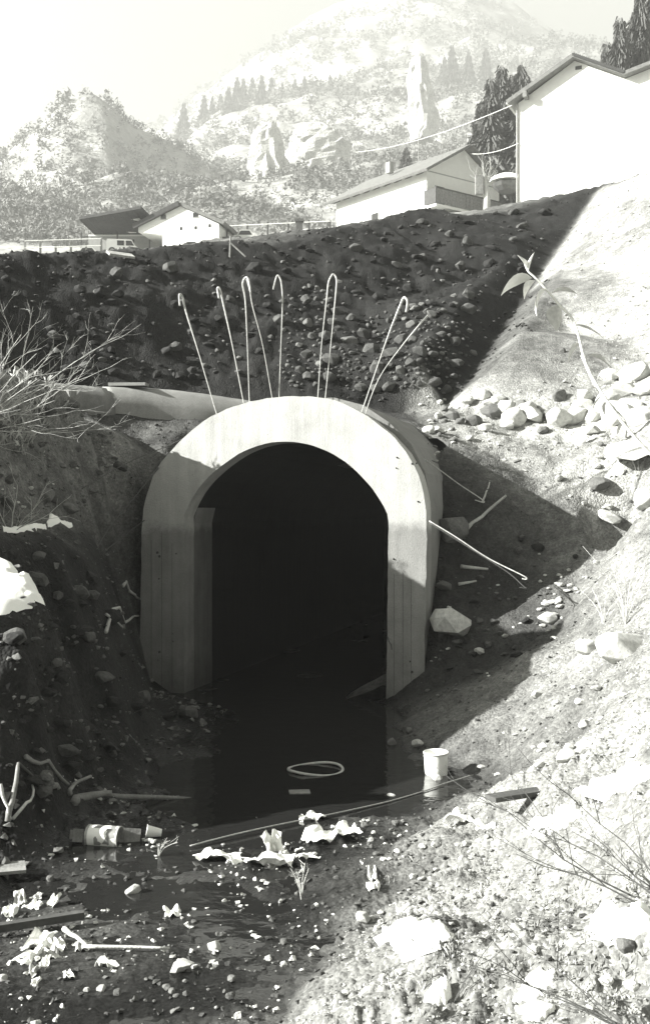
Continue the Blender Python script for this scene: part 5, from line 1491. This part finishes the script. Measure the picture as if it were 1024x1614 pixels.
tl = [(290, 163), (322, 150), (335, 152), (348, 148), (360, 138), (374, 122), (384, 124), (398, 122), (413, 120), (428, 122), (445, 130), (465, 124), (480, 120), (498, 128), (520, 118), (712, 72), (738, 82), (765, 76), (700, 90)]
TLN = ['first', 'second', 'third', 'fourth', 'fifth', 'sixth', 'seventh', 'eighth', 'ninth', 'tenth', 'eleventh', 'twelfth', 'thirteenth', 'fourteenth', 'fifteenth', 'sixteenth', 'seventeenth', 'eighteenth', 'nineteenth']
tl.sort()
for i, (u, vt) in enumerate(tl):
    Y = far(430 + (i % 4) * 6)
    X = (u - 512) / FPX * Y; z = float(Hhill(np.array([X]), np.array([Y]))[0]); vb = 807 - (z - CAMZ) * FPX / Y
    vb = max(vt + 22, min(vb + 2, vt + 60))
    conifer(u, vt, vb, Y, .9, TLN[i] + ' hazy conifer from the left in the row along the hill shoulder', 'conifers along the hill shoulder', i)
# leafless tree by the balcony house
bt = px(766, 338, 92)
tree = empty('bare_tree', bt); tag(tree, 'stubby leafless tree in front of the balcony', 'tree')
MB().tube([(0, 0, -.5), (.05, 0, 1.4), (-.1, 0, 2.6), (-.25, 0, 3.0)], [.3, .26, .2, .12], 8).build('trunk', M_grey_plaster, tree)
rnd = random.Random(4); mb = MB()
for i in range(9): bare_branch(mb, Vector((-.1, 0, 2.2)), Vector((rnd.uniform(-1, .6), rnd.uniform(-.5, .5), 1)).normalized(), rnd.uniform(1.2, 2.4), .035, 2, rnd)
mb.build('crown', M_grey_plaster, tree)
MB().box(-.9, -.3, -.3, .3, 1.6, 3.1).build('nest_box', M_grey_wood, tree)

# bare woodland on the slopes: a mass of small crowns
def woodland(n, m, name, seed, size, flt):
    r = np.random.default_rng(seed)
    Y = 230 * (1300 / 230) ** r.random(n); X = r.uniform(-.34, .34, n) * Y
    ok = flt(X, Y, r); X, Y = X[ok], Y[ok]; n = len(X)
    Z = Hhill(X, Y)
    K = 20
    s = size * r.uniform(.5, 1.3, n) * (Y / 500) ** .8
    d = r.normal(size=(n, K, 3)); d /= np.linalg.norm(d, axis=2, keepdims=True)
    c = d * r.uniform(.3, 1, (n, K, 1)) * s[:, None, None] * np.array([.75, .75, .9])
    c[..., 2] += s[:, None] * .8
    c += np.stack([X, Y, Z], -1)[:, None, :]
    t = r.normal(size=(n, K, 3, 3)) * (s * .17)[:, None, None, None]
    V = (c[:, :, None, :] + t).reshape(-1, 3)
    F = np.arange(len(V)).reshape(-1, 3)
    tag(obj(name, mesh(name, V, F, m)), kind='stuff')
def dens(X, Y, r): return fbm(X, Y, 1 / 45, 3, .5, 71) + r.uniform(-.35, .35, len(X)) > -.02
woodland(24000, M_wood_far, 'woodland', 1, 3.0, dens)
woodland(4000, M_wood_far2, 'woodland', 2, 3.2, lambda X, Y, r: fbm(X, Y, 1 / 60, 3, .5, 171) + r.uniform(-.2, .2, len(X)) > .12)
def knob(X, Y, r):
    u = X / Y * FPX + 512
    return (u > 175) & (u < 320) & (Y > 270) & (Y < 520)
woodland(12000, M_wood_far2, 'woodland', 3, 2.2, knob)
